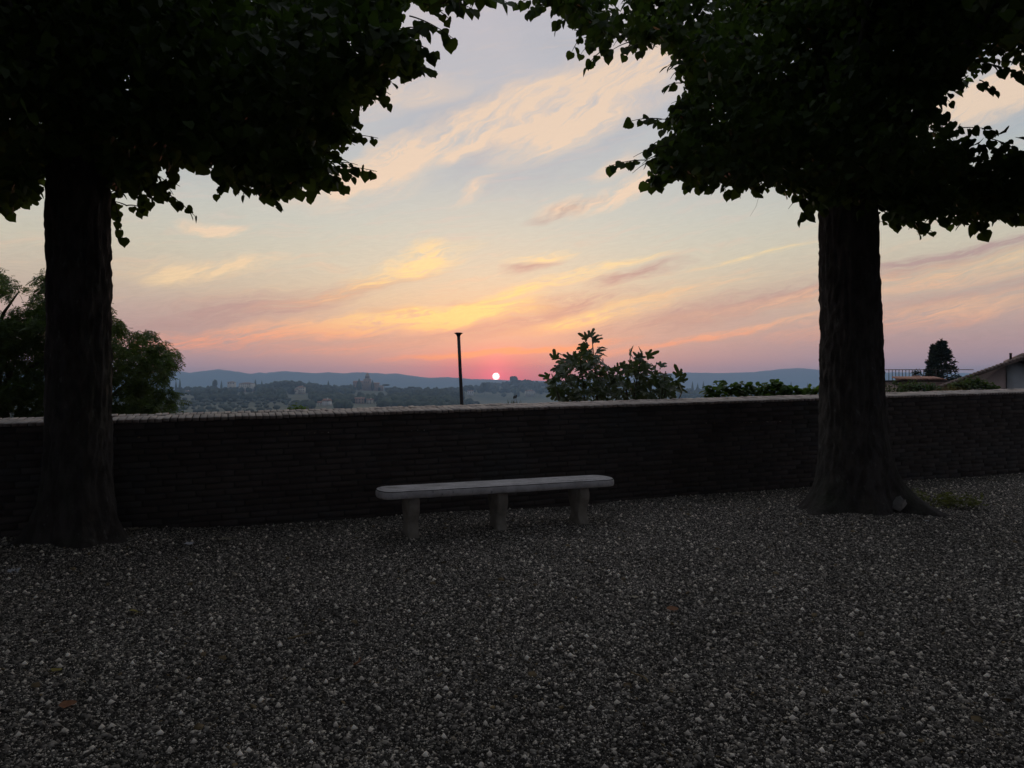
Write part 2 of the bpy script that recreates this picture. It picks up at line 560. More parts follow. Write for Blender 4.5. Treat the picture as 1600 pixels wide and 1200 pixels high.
M = {
    'soil': mat('soil', (0.05, 0.043, 0.034), (0.065, 0.057, 0.047), 4.0, 0.95, 0.006, 60),
    'pebble': mat('pebble', (0.30, 0.27, 0.225), (0.37, 0.335, 0.285), 2.6, 0.8, island=0.5, lo=0.2, hi=0.8, skew=True,
                  extra=[((0.16, 0.13, 0.09), 3.0, 0.5, 0.75, 0.25)]),
    'chips': mat('chips', (0.52, 0.47, 0.39), (0.34, 0.28, 0.20), 6.0, 0.75, island=0.5),
    'litter_bits': mat('litter_bits', (0.17, 0.12, 0.06), (0.26, 0.20, 0.11), 9.0, 0.9, island=0.5),
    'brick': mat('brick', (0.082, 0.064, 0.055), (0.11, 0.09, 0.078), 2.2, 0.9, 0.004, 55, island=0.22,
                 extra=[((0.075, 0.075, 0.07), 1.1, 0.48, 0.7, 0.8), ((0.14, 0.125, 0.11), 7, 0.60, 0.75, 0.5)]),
    'mortar': mat('mortar', (0.075, 0.069, 0.062), (0.055, 0.051, 0.046), 5.0, 0.95, 0.004, 60),
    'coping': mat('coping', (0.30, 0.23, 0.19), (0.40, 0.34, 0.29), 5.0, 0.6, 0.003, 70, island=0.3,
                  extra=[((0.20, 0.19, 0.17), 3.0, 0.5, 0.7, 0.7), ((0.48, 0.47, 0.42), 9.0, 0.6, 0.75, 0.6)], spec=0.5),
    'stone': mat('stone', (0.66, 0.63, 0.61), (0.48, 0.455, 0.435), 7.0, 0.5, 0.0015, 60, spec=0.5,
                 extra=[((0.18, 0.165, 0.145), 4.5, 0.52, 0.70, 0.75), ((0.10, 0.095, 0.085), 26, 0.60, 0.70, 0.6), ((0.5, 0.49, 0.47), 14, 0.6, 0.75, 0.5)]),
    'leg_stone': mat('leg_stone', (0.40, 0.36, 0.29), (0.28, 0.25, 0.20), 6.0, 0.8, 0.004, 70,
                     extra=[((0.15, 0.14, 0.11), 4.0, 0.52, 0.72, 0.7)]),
    'groove': mat('groove', (0.07, 0.065, 0.06), None, rough=0.95),
    'bark': mat('bark', (0.045, 0.039, 0.033), (0.085, 0.074, 0.064), 9.0, 0.95, 0.016, 26, stretch=(1, 1, 0.5),
                extra=[((0.19, 0.19, 0.165), 16, 0.60, 0.72, 0.6), ((0.05, 0.06, 0.035), 2.0, 0.5, 0.7, 0.5)]),
    'twig': mat('twig', (0.06, 0.045, 0.03), (0.09, 0.07, 0.05), 9, 0.9),
    'lime_leaf': mat('lime_leaf', (0.055, 0.092, 0.026), (0.08, 0.125, 0.034), 1.6, 0.55, trans=0.5, island=0.3),
    'ash_leaf': mat('ash_leaf', (0.05, 0.085, 0.025), (0.09, 0.12, 0.04), 1.2, 0.6, trans=0.4, island=0.35),
    'fig_leaf': mat('fig_leaf', (0.07, 0.105, 0.045), (0.11, 0.14, 0.075), 1.5, 0.42, trans=0.25, island=0.3, spec=0.5),
    'vine_leaf': mat('vine_leaf', (0.06, 0.12, 0.025), (0.10, 0.16, 0.035), 2.0, 0.55, trans=0.4, island=0.3),
    'fresh_leaf': mat('fresh_leaf', (0.11, 0.20, 0.03), (0.16, 0.25, 0.05), 3.0, 0.55, trans=0.45, island=0.3),
    'weed_leaf': mat('weed_leaf', (0.13, 0.145, 0.05), (0.20, 0.20, 0.08), 9.0, 0.6, trans=0.4, island=0.4),
    'dry_grass': mat('dry_grass', (0.36, 0.24, 0.12), (0.28, 0.2, 0.1), 5.0, 0.9, trans=0.3, island=0.3),
    'conifer': mat('conifer', (0.018, 0.03, 0.016), (0.03, 0.045, 0.022), 1.0, 0.8, island=0.3),
    'far_leaf': mat('far_leaf', (0.024, 0.035, 0.018), (0.045, 0.058, 0.028), 0.012, 0.95, island=0.35),
    'olive_leaf': mat('olive_leaf', (0.05, 0.06, 0.04), (0.065, 0.075, 0.055), 0.02, 0.95, island=0.25),
    'hill': mat('hill', (0.045, 0.055, 0.03), (0.13, 0.125, 0.075), 0.006, 0.95, detail=6,
                extra=[((0.09, 0.10, 0.05), 0.02, 0.45, 0.65, 0.6)]),
    'mountain': mat('mountain', (0.04, 0.05, 0.035), (0.07, 0.075, 0.05), 0.002, 0.95),
    'plaster': mat('plaster', (0.56, 0.50, 0.40), (0.64, 0.58, 0.48), 0.2, 0.9),
    'plaster_white': mat('plaster_white', (0.78, 0.76, 0.71), (0.70, 0.67, 0.62), 0.2, 0.9),
    'plaster_pink': mat('plaster_pink', (0.40, 0.29, 0.25), (0.35, 0.26, 0.22), 1.5, 0.9, 0.004, 20),
    'plaster_grey': mat('plaster_grey', (0.36, 0.36, 0.35), (0.31, 0.31, 0.30), 1.5, 0.9, 0.004, 20),
    'church_brick': mat('church_brick', (0.30, 0.20, 0.15), (0.36, 0.26, 0.19), 0.1, 0.9),
    'terracotta': mat('terracotta', (0.30, 0.15, 0.10), (0.40, 0.23, 0.16), 2.0, 0.85, island=0.3),
    'dark_window': mat('dark_window', (0.03, 0.03, 0.035), None, rough=0.25),
    'old_tile': mat('old_tile', (0.19, 0.14, 0.115), (0.25, 0.19, 0.155), 3.0, 0.9, island=0.3),
    'iron': mat('iron', (0.025, 0.025, 0.027), (0.05, 0.035, 0.028), 14, 0.6),
    'paper': mat('paper', (0.72, 0.72, 0.74), (0.6, 0.6, 0.62), 20, 0.8),
    'yellow_leaf': mat('yellow_leaf', (0.42, 0.36, 0.08), (0.34, 0.27, 0.07), 30, 0.7, trans=0.25),
    'brown_leaf': mat('brown_leaf', (0.22, 0.085, 0.035), (0.28, 0.13, 0.06), 30, 0.8),
    'pale_leaf': mat('pale_leaf', (0.38, 0.34, 0.24), (0.30, 0.26, 0.18), 30, 0.8),
    'rock': mat('rock', (0.30, 0.28, 0.255), (0.20, 0.19, 0.17), 9.0, 0.85, 0.006, 40),
}

# ------------------------------------------------------------------ land beyond the wall
R_K = [10, 25, 60, 150, 300, 450, 700, 1000, 1300, 1600, 1900, 2300, 3000, 9000]
Z_L = [-3.6, -4.6, -9, -22, -27, -24, -21, -16, -11, -17, -30, -45, -50, -50]
Z_M = [-3.6, -4.6, -9, -24, -40, -43, -42, -38, -31, -20, -4, -18, -45, -50]
Z_R = [-3.2, -3.8, -8, -22, -40, -46, -44, -38, -28, -20, -27, -42, -50, -50]


def land(x, y):
    x, y = np.asarray(x, float), np.asarray(y, float)
    r = np.hypot(x, y)
    ax = np.degrees(np.arctan2(x, y))
    zl, zm, zr = (np.interp(r, R_K, z) for z in (Z_L, Z_M, Z_R))
    s1 = np.clip((ax + 5.5) / 4.0, 0, 1)
    s1 = s1 * s1 * (3 - 2 * s1)
    s2 = np.clip((ax - 5.0) / 6.0, 0, 1)
    s2 = s2 * s2 * (3 - 2 * s2)
    z = zl * (1 - s1) + zm * s1
    z = z * (1 - s2) + zr * s2
    z = z + 9.0 * np.exp(-((ax - 1.0) / 1.6) ** 2 - ((r - 1880) / 260) ** 2)
    amp = np.clip((r - 80) / 900, 0, 1)
    z = z + amp * 8.0 * (fbm(np.stack([x / 160, y / 160, 0 * x], -1), 3) - 0.5)
    return z


def terrain():
    na, nr = 150, 110
    a = np.radians(np.linspace(-75, 75, na))
    r = np.geomspace(11.5, 5900, nr)
    A, R = np.meshgrid(a, r)
    x, y = np.sin(A) * R, np.cos(A) * R
    # the land starts under the wall line
    z = land(x, y)
    v = np.stack([x, y, z], -1).reshape(-1, 3)
    i = np.arange(nr - 1)[:, None] * na + np.arange(na - 1)[None]
    q = np.stack([i, i + 1, i + 1 + na, i + na], -1).reshape(-1, 4)
    o = link('terrain', mesh_np('terrain', v, None, q, True), M['hill'])
    o['kind'] = 'structure'


terrain()


def mountains(name, prof, d, depth, seed):
    """a ridge whose crest follows the profile (photo pixels) at distance d"""
    prof = np.array(prof, float)
    n, m = 1100, 18
    px = np.linspace(prof[0, 0], prof[-1, 0], n)
    top = np.interp(px, prof[:, 0], prof[:, 1])
    top = top + 0.9 * (fbm(np.stack([px / 9.0 + seed, 0 * px, 0 * px], -1), 3) - 0.5)
    X = (px - 800) / F * d
    Zc = EYE + (HZ - top) / F * d
    u = np.linspace(-1, 1, m)
    V = np.zeros((m, n, 3))
    for k, t in enumerate(u):
        w = (math.cos(t * math.pi) + 1) / 2
        nz = fbm(np.stack([X / 260 + seed, np.full(n, t * depth / 260), 0 * X], -1), 4) - 0.5
        V[k, :, 0] = X * (1 + t * depth / d)
        V[k, :, 1] = d + t * depth
        V[k, :, 2] = -62 + (Zc + 62) * w + nz * 34 * (1 - abs(2 * w - 1) ** 2) * (1 if abs(t) > 0.02 else 0)
    # fine roughness of the wooded crest
    V[:, :, 2] += 2.6 * (vnoise(np.stack([V[:, :, 0] / 30, V[:, :, 1] / 30, 0 * V[:, :, 0]], -1)) - 0.5)
    i = np.arange(m - 1)[:, None] * n + np.arange(n - 1)[None]
    q = np.stack([i, i + 1, i + 1 + n, i + n], -1).reshape(-1, 4)
    o = link(name, mesh_np(name, V.reshape(-1, 3), None, q, True), M['mountain'])
    o['kind'] = 'structure'


mountains('mountains', [(-900, 592), (-500, 584), (-200, 580), (0, 583), (120, 579), (230, 583), (280, 580), (297, 582.5), (322, 579), (342, 577), (364, 579.5),
                        (392, 584), (406, 581), (415, 583), (441, 579.6), (460, 581), (494, 583), (510, 581.6), (540, 583.5), (557, 581),
                        (581, 582.5), (602, 584), (619, 583), (640, 586.5), (672, 590.5), (700, 589), (735, 592), (800, 594), (900, 596), (1000, 597)],
          4800, 900, 3)
mountains('mountains', [(860, 596), (960, 588), (1068, 582), (1127, 582.6), (1180, 581), (1205, 578), (1222, 576), (1250, 575), (1281, 577.5), (1330, 580),
                        (1385, 581.5), (1450, 582), (1600, 584), (1900, 580), (2400, 588)], 5500, 350, 9)


# ------------------------------------------------------------------ terrace ground and gravel
W_ANG = math.radians(21.4)
W_U = np.array([math.cos(W_ANG), math.sin(W_ANG)])
W_N = np.array([-W_U[1], W_U[0]])            # away from the camera
W_O = np.array([-3.78, 7.36])                # a point at the foot of the wall's face


def wall_pt(s, n=0.0):
    p = W_O + W_U * s + W_N * n
    return p


def ground_z(x, y):
    x, y = np.asarray(x, float), np.asarray(y, float)
    z = 0.055 * (fbm(np.stack([x / 2.6, y / 2.6, 0 * x + 4], -1), 2) - 0.5)
    z = z + 0.008 * (vnoise(np.stack([x / 0.45, y / 0.45, 0 * x], -1)) - 0.5)
    for bx, by, h, s in ((-4.05, 6.75, 0.10, 0.9), (4.06, 8.5, 0.10, 0.9), (0.45, 9.0, -0.03, 0.9)):
        z = z + h * np.exp(-((x - bx) ** 2 + (y - by) ** 2) / (s * s))
    return z


def make_ground():
    # one sheet, rows parallel to the wall so that it ends under it
    ns, nn = 300, 190
    s = np.linspace(-14, 30, ns)
    n = -np.linspace(-0.25, math.sqrt(34), nn) ** 2 * 1.0
    n = np.where(np.linspace(-0.25, math.sqrt(34), nn) < 0, 0.2, n)
    S, N = np.meshgrid(s, n)
    x = W_O[0] + W_U[0] * S + W_N[0] * N
    y = W_O[1] + W_U[1] * S + W_N[1] * N
    z = ground_z(x, y)
    v = np.stack([x, y, z], -1).reshape(-1, 3)
    i = np.arange(nn - 1)[:, None] * ns + np.arange(ns - 1)[None]
    q = np.stack([i, i + ns, i + 1 + ns, i + 1], -1).reshape(-1, 4)
    o = link('ground', mesh_np('ground', v, None, q, True), M['soil'])
    o['kind'] = 'structure'
    return o


GROUND = make_ground()


def pebble_patch(name, n, rad, size, flat, seed, sides=6):
    rg = np.random.default_rng(seed)
    tv = np.array([[math.cos(a), math.sin(a), 0] for a in np.linspace(0, 2 * math.pi, sides, endpoint=False)] + [[0, 0, 1.0], [0, 0, -0.6]])
    tt = [[i, (i + 1) % sides, sides] for i in range(sides)] + [[(i + 1) % sides, i, sides + 1] for i in range(sides)]
    tt = np.array(tt)
    r = rad * np.sqrt(rg.random(n))
    a = rg.random(n) * 2 * math.pi
    sz = size * np.exp(rg.normal(0, 0.38, n))
    pos = np.stack([r * np.cos(a), r * np.sin(a), sz * flat * 0.25 + rg.random(n) * size * 0.45], -1)
    ex = np.stack([sz, sz * (0.5 + 0.45 * rg.random(n)), sz * flat * (0.7 + 0.6 * rg.random(n))], -1)
    v = tv[None] * ex[:, None, :] * (1 + 0.22 * rg.normal(size=(n, len(tv), 1)))
    yaw = rg.random(n) * 2 * math.pi
    tl = rg.normal(0, 0.38, n)
    c, s = np.cos(tl), np.sin(tl)
    v = np.stack([v[..., 0] * c[:, None] - v[..., 2] * s[:, None], v[..., 1], v[..., 0] * s[:, None] + v[..., 2] * c[:, None]], -1)
    c, s = np.cos(yaw), np.sin(yaw)
    v = np.stack([v[..., 0] * c[:, None] - v[..., 1] * s[:, None], v[..., 0] * s[:, None] + v[..., 1] * c[:, None], v[..., 2]], -1)
    v = v + pos[:, None, :]
    t = tt[None] + (np.arange(n) * len(tv))[:, None, None]
    return mesh_np(name, v.reshape(-1, 3), faces_tri=t.reshape(-1, 3))


def gravel(name, me, m, pitch, jitter, seed, label):
    """the patch of loose stones repeated over the ground in view, each turned at random and laid on the slope"""
    o = link(name, me, m)
    ng = bpy.data.node_groups.new(name, 'GeometryNodeTree')
    ng.interface.new_socket('Geometry', in_out='INPUT', socket_type='NodeSocketGeometry')
    ng.interface.new_socket('Geometry', in_out='OUTPUT', socket_type='NodeSocketGeometry')
    nd, lk = ng.nodes, ng.links
    gi, go = nd.new('NodeGroupInput'), nd.new('NodeGroupOutput')
    W, H = 21.0, 13.0
    grid = nd.new('GeometryNodeMeshGrid')
    grid.inputs['Size X'].default_value = W
    grid.inputs['Size Y'].default_value = H
    grid.inputs['Vertices X'].default_value = int(W / pitch) + 1
    grid.inputs['Vertices Y'].default_value = int(H / pitch) + 1
    rv = nd.new('FunctionNodeRandomValue')
    rv.data_type = 'FLOAT_VECTOR'
    rv.inputs[0].default_value = (-jitter, -jitter, 0)
    rv.inputs[1].default_value = (jitter, jitter, 0)
    rv.inputs['Seed'].default_value = seed
    sp = nd.new('GeometryNodeSetPosition')
    lk.new(grid.outputs['Mesh'], sp.inputs['Geometry'])
    lk.new(rv.outputs[0], sp.inputs['Offset'])
    tr = nd.new('GeometryNodeTransform')
    c = wall_pt(6.2, -H / 2 + 0.1)
    tr.inputs['Translation'].default_value = (c[0], c[1], 1.0)
    tr.inputs['Rotation'].default_value = (0, 0, W_ANG)
    lk.new(sp.outputs[0], tr.inputs['Geometry'])
    oi = nd.new('GeometryNodeObjectInfo')
    oi.inputs['Object'].default_value = GROUND
    oi.transform_space = 'RELATIVE'
    rc = nd.new('GeometryNodeRaycast')
    lk.new(oi.outputs['Geometry'], rc.inputs['Target Geometry'])
    rc.inputs['Ray Direction'].default_value = (0, 0, -1)
    rc.inputs['Ray Length'].default_value = 5
    sp2 = nd.new('GeometryNodeSetPosition')
    lk.new(tr.outputs[0], sp2.inputs['Geometry'])
    lk.new(rc.outputs['Hit Position'], sp2.inputs['Position'])
    lk.new(rc.outputs['Is Hit'], sp2.inputs['Selection'])
    rc2 = nd.new('GeometryNodeRaycast')
    lk.new(oi.outputs['Geometry'], rc2.inputs['Target Geometry'])
    rc2.inputs['Ray Direction'].default_value = (0, 0, -1)
    rc2.inputs['Ray Length'].default_value = 5
    ofs = nd.new('ShaderNodeVectorMath')
    ofs.operation = 'ADD'
    ofs.inputs[1].default_value = (0, 0, 1)
    pin = nd.new('GeometryNodeInputPosition')
    lk.new(pin.outputs[0], ofs.inputs[0])
    lk.new(ofs.outputs[0], rc2.inputs['Source Position'])
    al = nd.new('FunctionNodeAlignRotationToVector')
    al.axis = 'Z'
    lk.new(rc2.outputs['Hit Normal'], al.inputs['Vector'])
    ra = nd.new('FunctionNodeRandomValue')
    ra.data_type = 'FLOAT'
    ra.inputs[2].default_value = 0.0
    ra.inputs[3].default_value = 6.283
    ra.inputs['Seed'].default_value = seed + 5
    cx = nd.new('ShaderNodeCombineXYZ')
    lk.new(ra.outputs[1], cx.inputs[2])
    er = nd.new('FunctionNodeEulerToRotation')
    lk.new(cx.outputs[0], er.inputs[0])
    rr = nd.new('FunctionNodeRotateRotation')
    rr.rotation_space = 'LOCAL'
    lk.new(al.outputs[0], rr.inputs[0])
    lk.new(er.outputs[0], rr.inputs[1])
    ip = nd.new('GeometryNodeInstanceOnPoints')
    lk.new(sp2.outputs[0], ip.inputs['Points'])
    lk.new(gi.outputs[0], ip.inputs['Instance'])
    lk.new(rr.outputs[0], ip.inputs['Rotation'])
    lk.new(ip.outputs[0], go.inputs[0])
    md = o.modifiers.new('spread', 'NODES')
    md.node_group = ng
    o['kind'] = 'stuff'
    o['label'] = label
    o['category'] = 'gravel'
    return o


gravel('gravel', pebble_patch('gravel', 1350, 0.21, 0.0053, 0.7, 1), M['pebble'], 0.22, 0.03, 3, 'dark grey loose gravel covering the terrace ground')
gravel('stone_chips', pebble_patch('stone_chips', 110, 0.32, 0.0074, 0.5, 2), M['chips'], 0.5, 0.2, 8, 'larger pale stone chips strewn through the grey gravel')
gravel('leaf_litter', pebble_patch('leaf_litter', 40, 0.4, 0.011, 0.16, 4), M['litter_bits'], 0.7, 0.3, 21, 'brown flakes of dead leaf strewn over the gravel')


# ------------------------------------------------------------------ parapet wall
def wall_top(s):
    """height of the coping's front edge along the wall"""
    return 1.185 + 0.0168 * s


def make_wall():
    S0, S1 = -9.0, 26.0
    root = thing('brick_wall', (wall_pt(6)[0], wall_pt(6)[1], 0), 'low dark brick parapet wall with a pale brick coping, behind the stone bench', 'wall')
    TH = 0.46
    # mortar core
    mb = MB()
    k = 36
    ss = np.linspace(S0, S1, k)
    vs = []
    for s in ss:
        h = wall_top(s) - 0.034
        for n_, z in ((0.008, -0.3), (0.008, h), (TH - 0.03, h + 0.03), (TH - 0.03, -8.0)):
            p = wall_pt(s, n_)
            vs.append((p[0], p[1], z))
    q = []
    for i in range(k - 1):
        for j in range(4):
            a, b = i * 4 + j, i * 4 + (j + 1) % 4
            q.append([a, b, b + 4, a + 4])
    q += [[0, 3, 2, 1], [(k - 1) * 4 + j for j in range(4)]]
    mb.add(vs, q=q)
    mb.build('core', M['mortar'], root)
    # face bricks: courses follow the slope of the top
    BL, BH, J = 0.272, 0.054, 0.013
    slope = math.atan(0.0168)
    rg = np.random.default_rng(5)

    def brick_mesh(seed):
        r = np.random.default_rng(seed)
        l, d, h, c = BL / 2, 0.045, BH / 2, 0.005
        pts = []
        for y, ins in ((0.0, c), (-c, 0.0), (-d, 0.0)):
            for sx, sz in ((-1, -1), (1, -1), (1, 1), (-1, 1)):
                pts.append([sx * (l - ins), -y, sz * (h - ins)])
        v = np.array(pts) + r.normal(0, 0.0018, (12, 3))
        q = [[3, 2, 1, 0]] if False else [[0, 1, 2, 3]]
        for a in (0, 4):
            for j in range(4):
                k2 = (j + 1) % 4
                q.append([a + j, a + 4 + j, a + 4 + k2, a + k2])
        me = mesh_np('brick', v, None, np.array(q))
        me.materials.append(M['brick'])
        return me
    bms = [brick_mesh(40 + i) for i in range(6)]
    rows = int(1.7 / (BH + J))
    spots = []
    for rI in range(rows):
        s = S0 + 0.3 + (0.5 * (BL + J) if rI % 2 else 0) + rg.uniform(-0.02, 0.02)
        while s < S1 - 0.3:
            zc = wall_top(s) - 0.037 - (rI + 0.5) * (BH + J)
            if zc > -0.10:
                spots.append((s, zc, rI))
            s += BL + J + rg.normal(0, 0.004)
    arr = np.array([(wall_pt(s)[0], wall_pt(s)[1], z) for s, z, _ in spots])
    px = to_px(arr)
    infr = (px[:, 0] > 0) & (px[:, 0] < 1600) & (arr[:, 2] > 0.03)
    # not behind the two trunks
    infr &= ~((px[:, 0] > 55) & (px[:, 0] < 185)) & ~((px[:, 0] > 1270) & (px[:, 0] < 1405))
    order = np.argsort(np.where(infr, arr[:, 1], 1e6))
    single = set(order[:300].tolist())
    R = Matrix.Rotation(W_ANG, 4, 'Z') @ Matrix.Rotation(-slope, 4, 'Y')
    rest_v, rest_q, cnt = [], [], 0
    vq = [(np.array([v.co[:] for v in b.vertices]), np.array([p.vertices[:] for p in b.polygons])) for b in bms]
    R3 = np.array(R.to_3x3())
    for i, (s, zc, rI) in enumerate(spots):
        proud = rg.normal(0, 0.0035) - 0.001
        p = wall_pt(s, proud)
        j = int(rg.integers(6))
        if i in single:
            o = link('brick', bms[j], None, root)
            o.matrix_world = Matrix.Translation((p[0], p[1], zc)) @ R
            o.matrix_basis = Matrix.Translation((p[0], p[1], zc)) @ R
        else:
            v, q_ = vq[j]
            rest_v.append(v @ R3.T + np.array([p[0], p[1], zc]))
            rest_q.append(q_ + cnt)
            cnt += len(v)
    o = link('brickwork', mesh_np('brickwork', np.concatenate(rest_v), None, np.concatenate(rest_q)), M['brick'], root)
    o['kind'] = 'stuff'
    # coping: bricks on edge laid across the wall
    CW, CJ, CH = 0.062, 0.008, 0.034

    def cop_mesh(L, seed):
        r = np.random.default_rng(seed)
        l, d, h, c = CW / 2, L / 2, CH / 2, 0.0035
        v = []
        for z, ins in ((-h, 0), (h - c, 0), (h, c * 0.8)):
            for sx, sy in ((-1, -1), (1, -1), (1, 1), (-1, 1)):
                v.append([sx * (l - ins), sy * (d - ins), z])
        v = np.array(v) + r.normal(0, 0.0015, (12, 3))
        q = [[8, 9, 10, 11], [3, 2, 1, 0]]
        for a in (0, 4):
            for j in range(4):
                k2 = (j + 1) % 4
                q.append([a + j, a + k2, a + 4 + k2, a + 4 + j])
        me = mesh_np('coping_brick', v, None, np.array(q))
        me.materials.append(M['coping'])
        return me
    tilt = math.radians(5.2)
    RC = Matrix.Rotation(W_ANG, 4, 'Z') @ Matrix.Rotation(-slope, 4, 'Y') @ Matrix.Rotation(tilt, 4, 'X')
    fr = [cop_mesh(0.275, 60 + i) for i in range(6)]
    bk = [cop_mesh(0.18, 80 + i) for i in range(4)]
    RC3 = np.array(RC.to_3x3())
    fvq = [(np.array([v.co[:] for v in b.vertices]), np.array([p.vertices[:] for p in b.polygons])) for b in fr]
    bvq = [(np.array([v.co[:] for v in b.vertices]), np.array([p.vertices[:] for p in b.polygons])) for b in bk]
    rv, rq, cnt = [], [], 0
    s = S0
    while s < S1:
        p = wall_pt(s, 0.11)
        z = wall_top(s) - CH / 2 + 0.137 * math.sin(tilt) + rg.normal(0, 0.0016)
        vis = 0 < to_px(np.array([p[0], p[1], z]))[0] < 1600
        j = int(rg.integers(6))
        T = Matrix.Translation((p[0], p[1], z)) @ RC @ Matrix.Rotation(rg.normal(0, 0.012), 4, 'Z')
        if vis:
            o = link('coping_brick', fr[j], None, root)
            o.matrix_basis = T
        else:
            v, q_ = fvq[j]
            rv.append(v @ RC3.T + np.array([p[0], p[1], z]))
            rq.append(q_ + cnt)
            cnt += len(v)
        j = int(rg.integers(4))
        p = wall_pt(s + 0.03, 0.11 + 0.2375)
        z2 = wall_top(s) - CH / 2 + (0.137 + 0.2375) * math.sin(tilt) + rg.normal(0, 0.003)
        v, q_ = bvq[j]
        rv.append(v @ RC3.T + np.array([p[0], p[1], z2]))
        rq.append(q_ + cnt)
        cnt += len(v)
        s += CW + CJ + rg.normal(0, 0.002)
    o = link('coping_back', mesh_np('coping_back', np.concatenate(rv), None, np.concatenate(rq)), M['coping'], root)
    o['kind'] = 'stuff'
    # mortar bed between the coping bricks
    mb = MB()
    vs = []
    for s in ss:
        h = wall_top(s)
        for n_, z in ((-0.020, h - 0.032), (-0.020, h - 0.006), (0.42, h - 0.006 + 0.434 * math.sin(tilt)), (0.42, h - 0.05)):
            p = wall_pt(s, n_)
            vs.append((p[0], p[1], z))
    mb.add(vs, q=q)
    mb.build('coping_bed', M['mortar'], root)


make_wall()

# ------------------------------------------------------------------ lime trees
LEAF_V = np.array([(0, 0, 0), (0.30, -0.07, 0.05), (0.50, 0.14, 0.10), (0.50, 0.40, 0.10), (0.36, 0.68, 0.06), (0.15, 0.88, 0.02), (0, 1.06, -0.04),
                   (-0.15, 0.88, 0.02), (-0.36, 0.68, 0.06), (-0.50, 0.40, 0.10), (-0.50, 0.14, 0.10), (-0.30, -0.07, 0.05), (0, 0.45, 0.0)], float)
LEAF_T = np.array([(12, i, i + 1) for i in range(0, 11)] + [(12, 11, 0)])
LEAF_V = LEAF_V * np.array([1.12, 0.98, 1.0]) - np.array([0, 0.0, 0])
LOW_V = np.array([(0, 0, 0), (0.46, 0.02, 0.09), (0.46, 0.48, 0.09), (0, 1.04, -0.04), (-0.46, 0.48, 0.09), (-0.46, 0.02, 0.09)], float)
LOW_T = np.array([(0, 1, 2), (0, 2, 3), (0, 3, 4), (0, 4, 5)])


def bark_trunk(base, h, r0, r1, lean, roots, seed, ztop_seg=150, seg=120):
    """tapered trunk with fissured bark and a flared, rooted foot"""
    rg = np.random.default_rng(seed)
    z = np.linspace(-0.15, h, ztop_seg) if False else np.concatenate([np.linspace(-0.15, 0.9, 50, endpoint=False), np.linspace(0.9, h, ztop_seg)])
    th = np.linspace(0, 2 * np.pi, seg, endpoint=False)
    Z, T = np.meshgrid(z, th, indexing='ij')
    R = r0 + (r1 - r0) * np.clip(Z / h, 0, 1) ** 0.8
    for ang, ln, wd in roots:
        d = np.angle(np.exp(1j * (T - ang)))
        R = R + ln * np.exp(-np.maximum(Z, 0) / 0.19 - (d / wd) ** 2) + 0.28 * ln * np.exp(-np.maximum(Z, 0) / 0.6 - (d / (wd * 1.6)) ** 2)
    R = R + 0.05 * np.exp(-np.maximum(Z, 0) / 0.35)
    c, s = np.cos(T), np.sin(T)
    big = fbm(np.stack([c * 1.6 + seed, s * 1.6, Z * 0.8], -1), 3) - 0.5
    n1 = vnoise(np.stack([c * 8 + seed, s * 8, Z * 5.0 + 2.0 * vnoise(np.stack([c * 3, s * 3, Z * 1.5], -1))], -1))
    n2 = vnoise(np.stack([c * 20, s * 20 + seed, Z * 11.0], -1))
    R = R * (1 + 0.10 * big) + 0.040 * (1 - np.abs(2 * n1 - 1) ** 0.7) + 0.020 * n2 - 0.028
    lx, ly = lean
    x = base[0] + R * c + lx * Z
    y = base[1] + R * s + ly * Z
    v = np.stack([x, y, Z + base[2]], -1).reshape(-1, 3)
    nz = len(z)
    i = np.arange(nz - 1)[:, None] * seg
    j = np.arange(seg)[None]
    k = (j + 1) % seg
    q = np.stack([i + j, i + k, i + seg + k, i + seg + j], -1).reshape(-1, 4)
    return mesh_np('trunk', v, None, q, True)


def leaf_frames(n, droop=(0.35, 1.25)):
    az = RNG.random(n) * 2 * np.pi
    dr = RNG.uniform(droop[0], droop[1], n)
    fwd = np.stack([np.cos(az) * np.cos(dr), np.sin(az) * np.cos(dr), -np.sin(dr)], -1)
    nrm = np.stack([np.cos(az) * np.sin(dr), np.sin(az) * np.sin(dr), np.cos(dr)], -1) + 0.55 * RNG.normal(size=(n, 3))
    return ortho(fwd, nrm)


